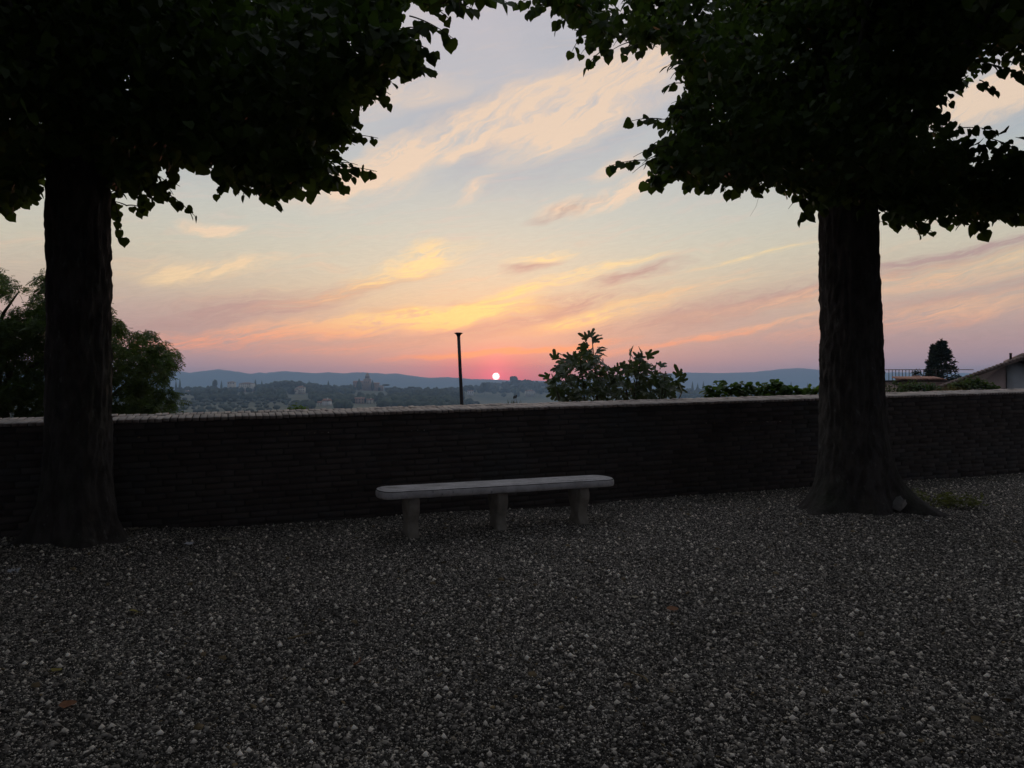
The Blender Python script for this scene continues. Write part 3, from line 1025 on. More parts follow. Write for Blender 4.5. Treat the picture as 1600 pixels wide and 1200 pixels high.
def lime_tree(label, base, trunk, poly, centre, radii, zmin, sprays, seed):
    global RNG
    RNG = np.random.default_rng(seed)
    D = base[1]
    root = thing('lime_tree', base, label, 'tree')
    h, r0, r1, lean, roots = trunk
    link('trunk', bark_trunk(base, h, r0, r1, lean, roots, seed), M['bark'], root)
    top = np.array([base[0] + lean[0] * h, base[1] + lean[1] * h, h])
    poly = np.asarray(poly, float)

    def fits(p, margin):
        """inside the outline the photograph shows, where the photograph shows it"""
        q = to_px(p)
        front = (p[:, 1] > 0.5) & (q[:, 0] > -60) & (q[:, 0] < 1660) & (q[:, 1] > -80)
        ins = in_poly(q, poly)
        d = poly_dist(q, poly)
        ok = ins & (d > margin * F / np.maximum(p[:, 1], 0.5))
        near = (p[:, 1] < D - 1.9) & front
        return np.where(front, ok & ~near, True)

    # clumps of foliage through the crown
    n = 7200
    u = rand_dirs(n) * (RNG.random(n) ** (1 / 3))[:, None]
    c = u * np.array(radii) + np.array(centre)
    c = c[(c[:, 2] > zmin)]
    sgn = 1 if base[0] > 0 else -1
    c = c[(c[:, 2] < 4.7) | (c[:, 1] < 3.6) | (c[:, 0] * sgn > 1.9 + 0.5 * (c[:, 2] - 4.7))]   # the two crowns leave a gap over the bench
    rr = RNG.uniform(0.26, 0.52, len(c))
    ok = fits(c, rr * 0.7)
    c, rr = c[ok], rr[ok]
    low = c[:, 2] < 6.3
    keep = np.concatenate([np.where(low)[0][:370], np.where(~low)[0][:400]])
    c, rr = c[keep], rr[keep]
    # more clumps that hang along the lower edge of the crown
    m = 2600
    seg = RNG.integers(1, len(poly), m)
    t = RNG.random(m)[:, None]
    e = poly[seg - 1] * (1 - t) + poly[seg] * t + RNG.normal(0, 26, (m, 2))
    dd = D + RNG.uniform(-1.5, 1.3, m)
    pe = np.stack([(e[:, 0] - 800) / F * dd, dd, EYE + (HZ - e[:, 1]) / F * dd], -1)
    okk = (e[:, 0] > -80) & (e[:, 0] < 1680) & (e[:, 1] > -60)
    pe = pe[okk]
    re_ = RNG.uniform(0.09, 0.17, len(pe))
    okk = fits(pe, re_ * 0.9)
    pe, re_ = pe[okk][:420], re_[okk][:420]
    # mid-depth clumps that close the visible mass
    m = 5000
    lo, hi = poly.min(0), poly.max(0)
    e = np.stack([RNG.uniform(max(lo[0], -80), min(hi[0], 1680), m), RNG.uniform(-60, hi[1], m)], -1)
    dd = D + RNG.uniform(-1.7, 2.0, m)
    pm = np.stack([(e[:, 0] - 800) / F * dd, dd, EYE + (HZ - e[:, 1]) / F * dd], -1)
    rm = RNG.uniform(0.2, 0.4, m)
    okk = fits(pm, rm * 0.75) & (pm[:, 2] > zmin - 0.4)
    pm, rm = pm[okk][:215], rm[okk][:215]

    pos, size = [], []
    for cs, rs, cnt, s0 in ((c, rr, 100, 0.090), (pe, re_, 16, 0.082), (pm, rm, 85, 0.088)):
        for ci, ri in zip(cs, rs):
            k = int(cnt * (1.0 if ri < 0.2 else (ri / 0.36) ** 2))
            d = rand_dirs(k) * (RNG.random(k) ** 0.42)[:, None] * ri * np.array([1.15, 1.15, 0.8])
            pos.append(ci + d)
            size.append(s0 * (0.7 + 0.5 * RNG.random(k)) * (1.45 if ci[2] > 6.6 else 1.0))
    pos, size = np.concatenate(pos), np.concatenate(size)
    q = to_px(pos)
    front = (pos[:, 1] > 0.5) & (q[:, 0] > -60) & (q[:, 0] < 1660) & (q[:, 1] > -80)
    okk = np.where(front, in_poly(q, poly) | (poly_dist(q, poly) < 5), True)
    pos, size = pos[okk], size[okk]
    hero = (pos[:, 1] > 3.0) & front[okk] & (poly_dist(to_px(pos), poly) < 38)
    for sel, tv, tt_ in ((~hero, LOW_V, LOW_T), (hero, LEAF_V, LEAF_T)):
        fol = link('foliage', scatter('foliage', tv, tt_, pos[sel], leaf_frames(int(sel.sum())), size[sel]), M['lime_leaf'], root)
        fol['kind'] = 'stuff'

    # limbs from the trunk into the clumps
    lim = [c[i] for i in np.linspace(0, len(c) - 1, 16).astype(int)]
    for k, tip in enumerate(lim):
        z0 = RNG.uniform(3.4, h - 0.3)
        st = np.array([base[0] + lean[0] * z0, base[1] + lean[1] * z0, z0])
        if tip[2] < z0 - 0.3:
            continue
        mid = (st + tip) / 2 + np.array([0, 0, 0.25]) + RNG.normal(0, 0.12, 3)
        pts = [st * (1 - t) ** 2 + 2 * mid * t * (1 - t) + tip * t * t for t in np.linspace(0, 1, 9)]
        fine = np.array([st * (1 - t) ** 2 + 2 * mid * t * (1 - t) + tip * t * t for t in np.linspace(0.1, 1, 50)])
        if not fits(fine, 0.12).all():
            continue
        MB().tube(pts, np.linspace(0.085, 0.012, 9), 7).build('limb', M['bark'], root, True)
    # the leader above the first fork
    MB().tube([top - [0, 0, 0.3], top + [0.1, 0, 1.0], top + [0.0, 0.2, 2.2], top + [0.15, 0.1, 3.4]], [r1 * 0.95, r1 * 0.6, r1 * 0.35, 0.04], 12).build('limb', M['bark'], root, True)

    # the leafy shoots that stand out against the sky: every leaf by itself
    lm = []
    for k in range(5):
        rg = np.random.default_rng(90 + k)
        v = LEAF_V.copy()
        v[:, 2] += 0.10 * v[:, 0] ** 2 * rg.uniform(-1, 1) - 0.10 * (v[:, 1] - 0.3) ** 2 * rg.uniform(0.2, 1.4)
        v[:, :2] *= 1 + 0.05 * rg.normal(size=(len(v), 1))
        me = mesh_np('leaf', v, LEAF_T)
        me.materials.append(M['lime_leaf'])
        lm.append(me)
    tw = MB()
    made = 0
    # further short shoots poking out all along the visible edge
    auto, k = [], 0
    while len(auto) < 46 and k < 4000:
        k += 1
        i = int(RNG.integers(1, len(poly)))
        t = RNG.random()
        e = poly[i - 1] * (1 - t) + poly[i] * t
        if not (5 < e[0] < 1595 and 2 < e[1] < 400) or (70 < e[0] < 170) or (1282 < e[0] < 1368):
            continue
        a = e + RNG.normal(0, 14, 2)
        b = a + np.array([RNG.normal(0, 26), RNG.uniform(-6, 30)])
        qa = np.stack([a, b])
        ia = in_poly(qa, poly)
        db = poly_dist(qa, poly)
        if ia[0] and not ia[1] and db[1] < 24 and db[0] > 6:
            auto.append((a[0], a[1], b[0], b[1], RNG.uniform(-0.9, 0.7), int(RNG.integers(3, 6)), RNG.uniform(0.075, 0.105) * D / 6.9))
    sprays = list(sprays) + auto
    for (x0, y0, x1, y1, dep, nl, sz) in sprays:
        a, b = np.array(P(x0, y0, D + dep)), np.array(P(x1, y1, D + dep + RNG.normal(0, 0.1)))
        ctrl = (a + b) / 2 + np.array([0, 0, 0.05])
        ts = np.linspace(0, 1, 8)
        pts = [a * (1 - t) ** 2 + 2 * ctrl * t * (1 - t) + b * t * t for t in ts]
        tw.tube(pts, np.linspace(0.007, 0.0025, 8), 5)
        L = np.linalg.norm(b - a)
        ax = (b - a) / L
        for i in range(nl):
            if made >= 300:
                break
            t = 0.12 + 0.88 * (i + 0.5 + 0.25 * RNG.normal()) / nl
            t = min(max(t, 0.0), 1.0)
            p = a * (1 - t) ** 2 + 2 * ctrl * t * (1 - t) + b * t * t
            side = np.cross(ax, [0, 0, 1.0]) * (1 if i % 2 else -1)
            fwd = 0.45 * ax + 0.35 * side + np.array([0, 0, -0.75]) + 0.28 * RNG.normal(size=3)
            nrm = np.array([0, -0.75, 0.55]) + 0.5 * RNG.normal(size=3)
            fr = ortho(fwd[None], nrm[None])[0]
            s = sz * RNG.uniform(0.62, 1.05)
            stalk = p + (fwd / np.linalg.norm(fwd)) * 0.02
            tw.tube([p, stalk], [0.0018, 0.0012], 4)
            mw = Matrix(((*fr[0], 0), (*fr[1], 0), (*fr[2], 0), (0, 0, 0, 1)))
            o = link('leaf', lm[int(RNG.integers(5))], None, root)
            o.matrix_basis = Matrix.Translation(stalk) @ mw @ Matrix.Scale(s, 4)
            made += 1
    t = tw.build('twigs', M['twig'], root)
    t['kind'] = 'stuff'
    print('lime', len(pos), 'leaves', made, 'single')
    return root


LEFT_POLY = [(-900, -1500), (-900, 330), (-200, 345), (0, 335), (28, 320), (62, 305), (75, 250), (165, 262), (178, 330), (205, 335), (212, 300), (235, 312), (262, 292),
             (250, 262), (300, 262), (322, 262), (345, 285), (378, 292), (420, 312), (440, 315), (468, 296), (520, 286), (545, 276), (520, 252), (505, 236),
             (550, 214), (545, 188), (552, 165), (598, 150), (603, 122), (655, 116), (678, 92), (655, 62), (622, 38), (640, 8), (690, 18), (735, 8), (770, -10), (860, -140), (950, -500), (900, -1500)]
RIGHT_POLY = [(700, -1500), (720, -500), (800, -140), (822, 14), (850, 8), (880, 25), (900, 50), (930, 78), (960, 66), (1000, 74), (1035, 72), (1055, 90), (1048, 112), (1075, 125),
              (1062, 150), (1050, 170), (1035, 182), (1048, 205), (1020, 236), (1000, 262), (1030, 284), (1072, 284), (1120, 290), (1185, 296), (1240, 300),
              (1262, 328), (1285, 332), (1368, 322), (1378, 345), (1420, 352), (1460, 346), (1530, 356), (1570, 340), (1600, 338), (2100, 350), (2500, 100), (2500, -1500)]
RIGHT_GAP = [(1462, 172), (1480, 150), (1505, 130), (1552, 142), (1558, 128), (1535, 112), (1542, 92), (1600, 112), (1700, 120), (1700, 60), (1740, 60), (1740, 215), (1600, 218), (1570, 204), (1520, 204), (1500, 200)]

lime_tree('lime tree with straight dark trunk whose gaps frame an ash-like tree behind the wall', (-4.11, 6.75, 0.03),
          (5.6, 0.262, 0.245, (-0.003, 0.0), [(-0.25, 0.22, 0.35), (-1.3, 0.12, 0.3), (-2.6, 0.24, 0.4), (2.2, 0.2, 0.4), (-0.9, 0.16, 0.25)]),
          LEFT_POLY, (-4.2, 5.7, 6.6), (5.0, 5.5, 4.3), 3.05,
          [(520, 215, 591, 216, -0.3, 6, 0.10), (500, 262, 589, 268, -0.2, 8, 0.105), (405, 300, 432, 322, -0.1, 4, 0.11), (440, 292, 488, 308, 0.1, 5, 0.10),
           (240, 290, 305, 338, -0.4, 8, 0.10), (178, 310, 192, 374, -0.5, 6, 0.10), (200, 280, 245, 300, -0.3, 5, 0.10), (640, 25, 708, 60, -0.6, 7, 0.115),
           (620, 100, 672, 112, -0.3, 6, 0.10), (585, 130, 600, 148, -0.2, 4, 0.10), (655, 70, 678, 95, -0.4, 5, 0.10), (690, 5, 740, 15, -0.8, 6, 0.11),
           (735, -5, 795, 5, -0.7, 6, 0.11), (545, 180, 560, 195, 0, 4, 0.10), (480, 290, 540, 290, 0.2, 7, 0.10), (330, 262, 350, 290, 0.2, 5, 0.1),
           (0, 310, 15, 340, 0.0, 4, 0.10), (20, 300, 55, 312, 0.1, 5, 0.10), (170, 290, 185, 350, 0.3, 6, 0.10), (260, 258, 268, 270, 0, 3, 0.1),
           (355, 285, 385, 296, 0, 5, 0.1), (560, 110, 612, 128, -0.1, 6, 0.1), (600, 60, 650, 70, -0.5, 6, 0.11), (560, 150, 596, 152, 0.1, 5, 0.1),
           (440, 275, 520, 285, -0.5, 9, 0.1), (470, 235, 530, 245, -0.5, 7, 0.1), (395, 280, 420, 308, -0.5, 6, 0.1), (630, 45, 668, 50, -0.7, 5, 0.11),
           (210, 262, 262, 285, -0.6, 7, 0.1), (420, 285, 470, 300, -0.3, 7, 0.1), (520, 170, 552, 170, -0.5, 5, 0.1), (590, 95, 640, 115, -0.6, 7, 0.1)], 21)


def right_poly():
    return RIGHT_POLY


_old_in = in_poly


def in_poly_right(pts, poly):
    return _old_in(pts, poly) & ~_old_in(pts, RIGHT_GAP)


in_poly = in_poly_right
_old_pd = poly_dist


def poly_dist(pts, poly):
    return np.minimum(_old_pd(pts, poly), _old_pd(pts, RIGHT_GAP))


lime_tree('lime tree whose flared roots hold a stone and weeds, beside the bench', (4.10, 8.5, 0.03),
          (5.6, 0.36, 0.29, (-0.022, 0.0), [(-0.5, 0.48, 0.30), (0.05, 0.28, 0.3), (-2.6, 0.30, 0.33), (-1.5, 0.16, 0.4), (3.0, 0.2, 0.35), (1.5, 0.3, 0.4)]),
          RIGHT_POLY, (4.0, 7.0, 6.9), (5.4, 6.3, 4.4), 3.2,
          [(1010, 250, 946, 262, -0.4, 8, 0.115), (1035, 186, 980, 191, -0.3, 6, 0.12), (1065, 130, 1036, 138, -0.3, 3, 0.12), (940, 80, 915, 108, -0.6, 5, 0.11),
           (915, 50, 893, 82, -0.6, 4, 0.11), (858, 5, 822, 22, -0.8, 5, 0.115), (985, 70, 975, 86, -0.4, 3, 0.12), (1060, 275, 1008, 284, -0.3, 6, 0.125),
           (1060, 100, 1040, 106, -0.4, 3, 0.12), (1090, 280, 1070, 294, -0.2, 4, 0.125), (1120, 280, 1112, 296, -0.2, 3, 0.13), (1190, 285, 1184, 302, -0.4, 3, 0.13),
           (1160, 280, 1145, 296, -0.1, 4, 0.12), (1215, 285, 1225, 300, -0.2, 4, 0.12), (1250, 300, 1262, 330, -0.7, 6, 0.13), (1380, 330, 1405, 358, 0.2, 5, 0.12),
           (1420, 340, 1440, 360, 0.3, 5, 0.12), (1480, 340, 1530, 360, -0.2, 6, 0.14), (1560, 330, 1598, 342, -0.3, 5, 0.14), (1540, 215, 1596, 238, -0.3, 6, 0.14),
           (1500, 200, 1560, 206, -0.1, 7, 0.13), (1520, 95, 1600, 118, -0.3, 9, 0.12), (1530, 125, 1555, 145, -0.3, 5, 0.12), (1460, 150, 1485, 160, 0, 4, 0.12),
           (1450, 165, 1470, 185, 0, 4, 0.12), (1030, 220, 1010, 240, -0.5, 5, 0.12), (1070, 160, 1052, 170, -0.5, 4, 0.12), (1010, 68, 1000, 84, -0.5, 3, 0.12),
           (890, 25, 870, 40, -0.6, 4, 0.115), (1130, 280, 1180, 292, -0.8, 7, 0.12), (1040, 265, 1090, 280, -0.8, 7, 0.12), (1270, 305, 1290, 330, -0.9, 6, 0.12),
           (1070, 205, 1035, 225, -0.8, 5, 0.12), (1100, 60, 1055, 85, -0.9, 6, 0.12), (960, 55, 945, 78, -0.7, 5, 0.115), (1200, 270, 1235, 296, -0.9, 7, 0.12),
           (1560, 250, 1600, 262, -0.4, 5, 0.13), (1450, 335, 1480, 350, -0.4, 5, 0.13)], 22)
in_poly, poly_dist = _old_in, _old_pd


def shade_tree(label, base, seed):
    """a lime added outside the view to shade the gravel and wall"""
    global RNG
    RNG = np.random.default_rng(seed)
    root = thing('lime_tree', base, label, 'tree', 'unseen limes added for shade')
    link('trunk', bark_trunk(base, 5.4, 0.31, 0.26, (0.004, 0.0), [(0.4, 0.2, 0.35), (2.4, 0.22, 0.35), (4.4, 0.18, 0.4)], seed, 60, 48), M['bark'], root)
    n = 300
    c = rand_dirs(n) * (RNG.random(n) ** (1 / 3))[:, None] * np.array([5.2, 5.0, 4.0]) + np.array([base[0], base[1], 6.0])
    qx = to_px(c)[:, 0]
    c = c[(c[:, 2] > 2.7) & ((c[:, 1] < -0.6) | (qx < -150) | (qx > 1750))]
    pos = np.concatenate([ci + rand_dirs(80) * (RNG.random(80) ** 0.42)[:, None] * 0.6 for ci in c])
    f = link('foliage', scatter('foliage', LOW_V, LOW_T, pos, leaf_frames(len(pos)), 0.15 * RNG.uniform(0.7, 1.2, len(pos))), M['lime_leaf'], root)
    f['kind'] = 'stuff'
    for k in range(7):
        tip = c[k * 9]
        st = np.array([base[0], base[1], 3.6 + 0.2 * k])
        mid = (st + tip) / 2 + np.array([0, 0, 0.3])
        MB().tube([st * (1 - t) ** 2 + 2 * mid * t * (1 - t) + tip * t * t for t in np.linspace(0, 1, 7)], np.linspace(0.09, 0.015, 7), 7).build('limb', M['bark'], root, True)


shade_tree('unseen lime tree added for shade, across the gravel from the rooted lime', (4.2, -4.0, 0.0), 32)  # four extra limes out of view, added only to darken ground and wall
shade_tree('unseen lime tree added for shade, across the gravel from the straight-trunked lime', (-5.0, -4.6, 0.0), 31)
shade_tree('unseen lime tree added for shade along the wall beyond the rooted lime', (13.6, 9.2, 0.0), 33)
shade_tree('unseen lime tree added for shade along the wall beyond the straight-trunked lime', (-12.4, 4.0, 0.0), 34)

# ------------------------------------------------------------------ stone bench
def make_bench():
    ang = math.radians(21.8)
    cx, cy = -0.12, 7.58
    zt, th, dep, L = 0.50, 0.084, 0.46, 2.66
    g0 = float(ground_z(cx, cy))
    root = thing('stone_bench', (cx, cy, g0), 'long pale stone bench with rounded ends on three curved legs', 'bench')
    R = Matrix.Translation((cx, cy, 0)) @ Matrix.Rotation(ang, 4, 'Z')

    def place(me, m, name, smooth=False):
        o = link(name, me, m, root)
        o.matrix_basis = R
        return o
    # slab: stadium outline with rounded arris
    def stadium(r, half, n=20):
        pts = []
        for i in range(n + 1):
            a = -math.pi / 2 + math.pi * i / n
            pts.append((half + r * math.cos(a), r * math.sin(a)))
        for i in range(n + 1):
            a = math.pi / 2 + math.pi * i / n
            pts.append((-half + r * math.cos(a), r * math.sin(a)))
        # add points along the straight sides
        out = []
        for i, p in enumerate(pts):
            q = pts[(i + 1) % len(pts)]
            k = max(1, int(math.hypot(q[0] - p[0], q[1] - p[1]) / 0.06))
            for t in range(k):
                out.append((p[0] + (q[0] - p[0]) * t / k, p[1] + (q[1] - p[1]) * t / k))
        return np.array(out)
    half = L / 2 - dep / 2 * 0.62
    rings = [(-0.035, zt - th), (-0.010, zt - th + 0.004), (0.0, zt - th + 0.02), (0.002, zt - 0.045), (0.0, zt - 0.026), (-0.007, zt - 0.013), (-0.015, zt - 0.005),
             (-0.036, zt), (-0.042, zt), (-0.044, zt - 0.014), (-0.058, zt - 0.014), (-0.060, zt), (-0.12, zt)]
    V = []
    base = stadium(1.0, 0.0)
    for ins, z in rings:
        r = dep / 2 + ins
        o2 = stadium(dep / 2, half)
        # inset by scaling each cap about its centre
        x = np.where(np.abs(o2[:, 0]) > half, np.sign(o2[:, 0]) * (half + (np.abs(o2[:, 0]) - half) * (r / (dep / 2)) * 0.62), o2[:, 0])
        y = o2[:, 1] * (r / (dep / 2))
        wob = 0.004 * (fbm(np.stack([x * 6, y * 6, np.full(len(x), z * 9)], -1), 3) - 0.5)
        V.append(np.stack([x, y + wob, np.full(len(x), z) + wob], -1))
    n = len(V[0])
    v = np.concatenate(V)
    q = []
    for k in range(len(rings) - 1):
        for j in range(n):
            j2 = (j + 1) % n
            q.append([k * n + j, k * n + j2, (k + 1) * n + j2, (k + 1) * n + j])
    v = np.concatenate([v, [[0, 0, zt], [0, 0, zt - th]]])
    kk = (len(rings) - 1) * n
    t = [[kk + j, kk + (j + 1) % n, len(v) - 2] for j in range(n)] + [[(j + 1) % n, j, len(v) - 1] for j in range(n)]
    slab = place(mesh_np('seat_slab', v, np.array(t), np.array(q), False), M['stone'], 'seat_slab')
    slab.data.materials.append(M['groove'])
    # the dirt-filled joint that runs round just below the top edge
    for p in list(slab.data.polygons)[2 * n + 5 * n:2 * n + 6 * n]:
        p.material_index = 1
    # legs: thick slabs with an S-curved edge, front and back
    prof = [(0.135, zt - th + 0.002), (0.160, 0.36), (0.165, 0.32), (0.150, 0.27), (0.118, 0.21), (0.098, 0.16), (0.098, 0.11), (0.118, 0.06), (0.150, 0.02), (0.165, -0.04)]
    poly = [(-a, z) for a, z in prof] + [(a, z) for a, z in prof[::-1]]
    for lx in (-0.98, -0.03, 0.93):
        mb = MB()
        w0 = 0.115
        gz = float(ground_z(*(R @ Vector((lx, 0, 0)))[:2]))
        pts = [(lx - w0 / 2, y, z if z > 0 else z + gz) for y, z in poly]
        m = len(pts)
        # two side faces as quad strips between front and back edge
        h = m // 2
        vs = []
        for sx, ins in ((-w0 / 2, 0.012), (-w0 / 2 + 0.012, 0), (w0 / 2 - 0.012, 0), (w0 / 2, 0.012)):
            for (_, y, z) in pts:
                yy = y - math.copysign(ins, y)
                vs.append((lx + sx + RNG.normal(0, 0.0012), yy + RNG.normal(0, 0.0015), z))
        qs = []
        for k in range(3):
            for j in range(m):
                j2 = (j + 1) % m
                qs.append([k * m + j, k * m + j2, (k + 1) * m + j2, (k + 1) * m + j])
        for k, flip in ((0, 0), (3 * m, 1)):
            for j in range(h - 1):
                f = [k + j, k + j + 1, k + m - 2 - j, k + m - 1 - j]
                qs.append(f[::-1] if flip == 0 else f)
        mb.add(vs, q=qs)
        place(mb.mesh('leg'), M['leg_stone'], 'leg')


make_bench()


# ------------------------------------------------------------------ street lamp beyond the wall
def street_lamp():
    d = 20.0
    b, t = P(722, 640, d), P(716.5, 524, d)
    ax = (t - b) / (t.z - b.z)
    gz = float(land(b.x, b.y))
    foot = b + ax * (gz - b.z)
    root = thing('street_lamp', foot, 'slim dark street lamp post with small flared head rising behind the wall', 'street lamp')
    n = 9
    pts = [foot + (t - foot) * k / (n - 1) for k in range(n)]
    MB().tube(pts, np.linspace(0.066, 0.045, n), 14).build('pole', M['iron'], root, True)
    MB().tube([foot, foot + Vector((0, 0, 0.5)), foot + Vector((0, 0, 0.55))], [0.11, 0.10, 0.07], 14).build('base_sleeve', M['iron'], root, True)
    h = t
    MB().tube([h + Vector((0, 0, -0.03)), h + Vector((0, 0, 0.01)), h + Vector((0, 0, 0.03)), h + Vector((0, 0, 0.055))], [0.05, 0.060, 0.085, 0.112], 18).build('lamp_bowl', M['iron'], root, True)
    MB().tube([h + Vector((0, 0, 0.055)), h + Vector((0, 0, 0.07)), h + Vector((0, 0, 0.078))], [0.120, 0.118, 0.07], 18).build('lamp_cap', M['iron'], root, True)


street_lamp()

# ------------------------------------------------------------------ fig tree behind the wall
def lobed_leaf(seed):
    """five-lobed fig leaf, about one unit long"""
    r = np.random.default_rng(seed)
    out = []
    lob = [(-2.25, 0.42, 0.2), (-1.15, 0.74, 0.22), (0.0, 1.0, 0.24), (1.15, 0.74, 0.22), (2.25, 0.42, 0.2)]
    for i, (a, L, w) in enumerate(lob):
        L *= r.uniform(0.88, 1.1)
        a *= r.uniform(0.9, 1.05) * 0.62
        for da, f in ((-0.26, 0.66), (-0.17, 0.90), (0.0, 1.0), (0.17, 0.90), (0.26, 0.66)):
            out.append((math.sin(a + da) * L * f * 0.82, math.cos(a + da) * L * f))
        if i < 4:
            am = (a + lob[i + 1][0] * 0.62) / 2
            out.append((math.sin(am) * 0.38, math.cos(am) * 0.38))
    v = [(0, 0.0, 0)] + [(x, y, 0.18 * abs(x) - 0.16 * y * y + 0.03 * r.normal()) for x, y in out]
    t = [(0, i, i + 1) for i in range(1, len(out))]
    return mesh_np('leaf', np.array(v), np.array(t)[:, ::-1])


def fig_tree():
    d0 = 11.6
    base = P(962, 640, d0)
    base.z = float(land(base.x, base.y))
    root = thing('fig_tree', base, 'bushy fig tree with big lobed leaves rising over the wall', 'tree')
    poly = np.array([(852, 592), (868, 560), (892, 545), (915, 530), (938, 540), (948, 556), (958, 566), (982, 553), (1000, 546), (1018, 556), (1034, 570), (1062, 584), (1072, 600), (1072, 660), (862, 660)])
    ms = [lobed_leaf(200 + i) for i in range(6)]
    for m_ in ms:
        m_.materials.append(M['fig_leaf'])
    rg = np.random.default_rng(33)
    # stems
    tips = [(925, 528), (905, 548), (880, 560), (862, 584), (870, 610), (942, 560), (985, 556), (1003, 552), (1026, 566), (1040, 580), (1060, 592), (1066, 612), (965, 580), (900, 590), (1000, 590), (930, 600), (980, 612), (1040, 610)]
    for (x, y) in tips:
        dd = d0 + rg.uniform(-0.9, 0.9)
        tip = np.array(P(x, y, dd))
        st = np.array([base.x + rg.normal(0, 0.15), base.y + rg.normal(0, 0.2), base.z])
        mid = np.array([st[0] * 0.75 + tip[0] * 0.25, st[1] * 0.6 + tip[1] * 0.4, st[2] + (tip[2] - st[2]) * 0.62])
        pts = [st * (1 - t) ** 2 + 2 * mid * t * (1 - t) + tip * t * t for t in np.linspace(0, 1, 9)]
        MB().tube(pts, np.linspace(0.045, 0.008, 9), 6).build('stem', M['twig'], root, True)

    def leaf(p, out, s):
        fwd = np.array([out[0], out[1], out[2]]) + 0.35 * rg.normal(size=3)
        nrm = np.array([0.1, -0.65, 0.7]) + 0.5 * rg.normal(size=3)
        fr = ortho(fwd[None], nrm[None])[0]
        o = link('leaf', ms[int(rg.integers(6))], None, root)
        o.matrix_basis = Matrix.Translation(p) @ Matrix(((*fr[0], 0), (*fr[1], 0), (*fr[2], 0), (0, 0, 0, 1))) @ Matrix.Scale(s, 4)
    # top rosette and the two leaves beside it
    for (x, y, ox, oz) in ((922, 527, 0.1, 1.0), (925, 528, 0.5, 0.8), (918, 530, -0.8, 0.4), (926, 533, 1.0, 0.7), (916, 538, -0.4, -0.5), (934, 543, 1, 0.05), (934, 552, 1.0, -0.1),
                           (915, 545, -0.7, -0.3), (1003, 556, 0.2, 1.0), (1000, 562, -0.5, 0.8), (1010, 556, 1.0, 0.25), (1062, 588, 0.5, 0.9), (1030, 572, 0.8, 0.5), (1064, 596, 1.0, 0.5),
                           (868, 562, -0.4, 0.9), (858, 590, -1.0, -0.2), (985, 556, 0.3, 0.9), (880, 556, -0.6, 0.6)):
        leaf(np.array(P(x, y, d0 + rg.uniform(-0.3, 0.3))), (ox, rg.normal(0, 0.4), oz), rg.uniform(0.17, 0.22))
    n = 0
    while n < 282:
        x, y = rg.uniform(850, 1075), rg.uniform(515, 655)
        q = np.array([[x, y]])
        if not in_poly(q, poly)[0] or poly_dist(q, poly)[0] < 9:
            continue
        if rg.random() < 0.25 and 955 < x < 985 and y < 600:
            continue
        dd = d0 + rg.uniform(-0.95, 0.95)
        p = np.array(P(x, y, dd))
        if y > 634 or (y > 615 and rg.random() < 0.3):
            continue
        ax = np.array([(x - 962) / 110 + rg.normal(0, 0.5), rg.normal(0, 0.7), -0.35 + (600 - y) / 90])
        leaf(p, ax, rg.uniform(0.12, 0.20))
        n += 1

    # the small crowded leaves deeper in the bush
    pos = []
    while len(pos) < 900:
        x, y = rg.uniform(860, 1070), rg.uniform(545, 680)
        q = np.array([[x, y]])
        if in_poly(q, poly)[0] and poly_dist(q, poly)[0] > 14 or y > 645:
            pos.append(np.array(P(x, y, d0 + rg.uniform(-0.9, 0.9))))
    pos = np.array(pos)
    me = ms[0]
    tv = np.array([v.co[:] for v in me.vertices])
    tt = np.array([p.vertices[:] for p in me.polygons])
    fr = ortho(np.stack([rg.normal(0, 1, len(pos)), rg.normal(0, 0.7, len(pos)), rg.normal(0.1, 0.6, len(pos))], -1), np.array([0.1, -0.5, 0.8]) + 0.5 * rg.normal(size=(len(pos), 3)))
    fo = link('inner_foliage', scatter('inner_foliage', tv, tt, pos, fr, rg.uniform(0.09, 0.16, len(pos))), M['fig_leaf'], root)
    fo['kind'] = 'stuff'


fig_tree()


# ------------------------------------------------------------------ leafy plants as masses of small leaves
def oval(w=0.32, n=3):
    v = np.array([(0, 0, 0), (w, 0.35, 0.05), (w * 0.8, 0.7, 0.05), (0, 1.0, -0.05), (-w * 0.8, 0.7, 0.05), (-w, 0.35, 0.05)], float)
    return v, np.array([(0, 1, 2), (0, 2, 3), (0, 3, 4), (0, 4, 5)])


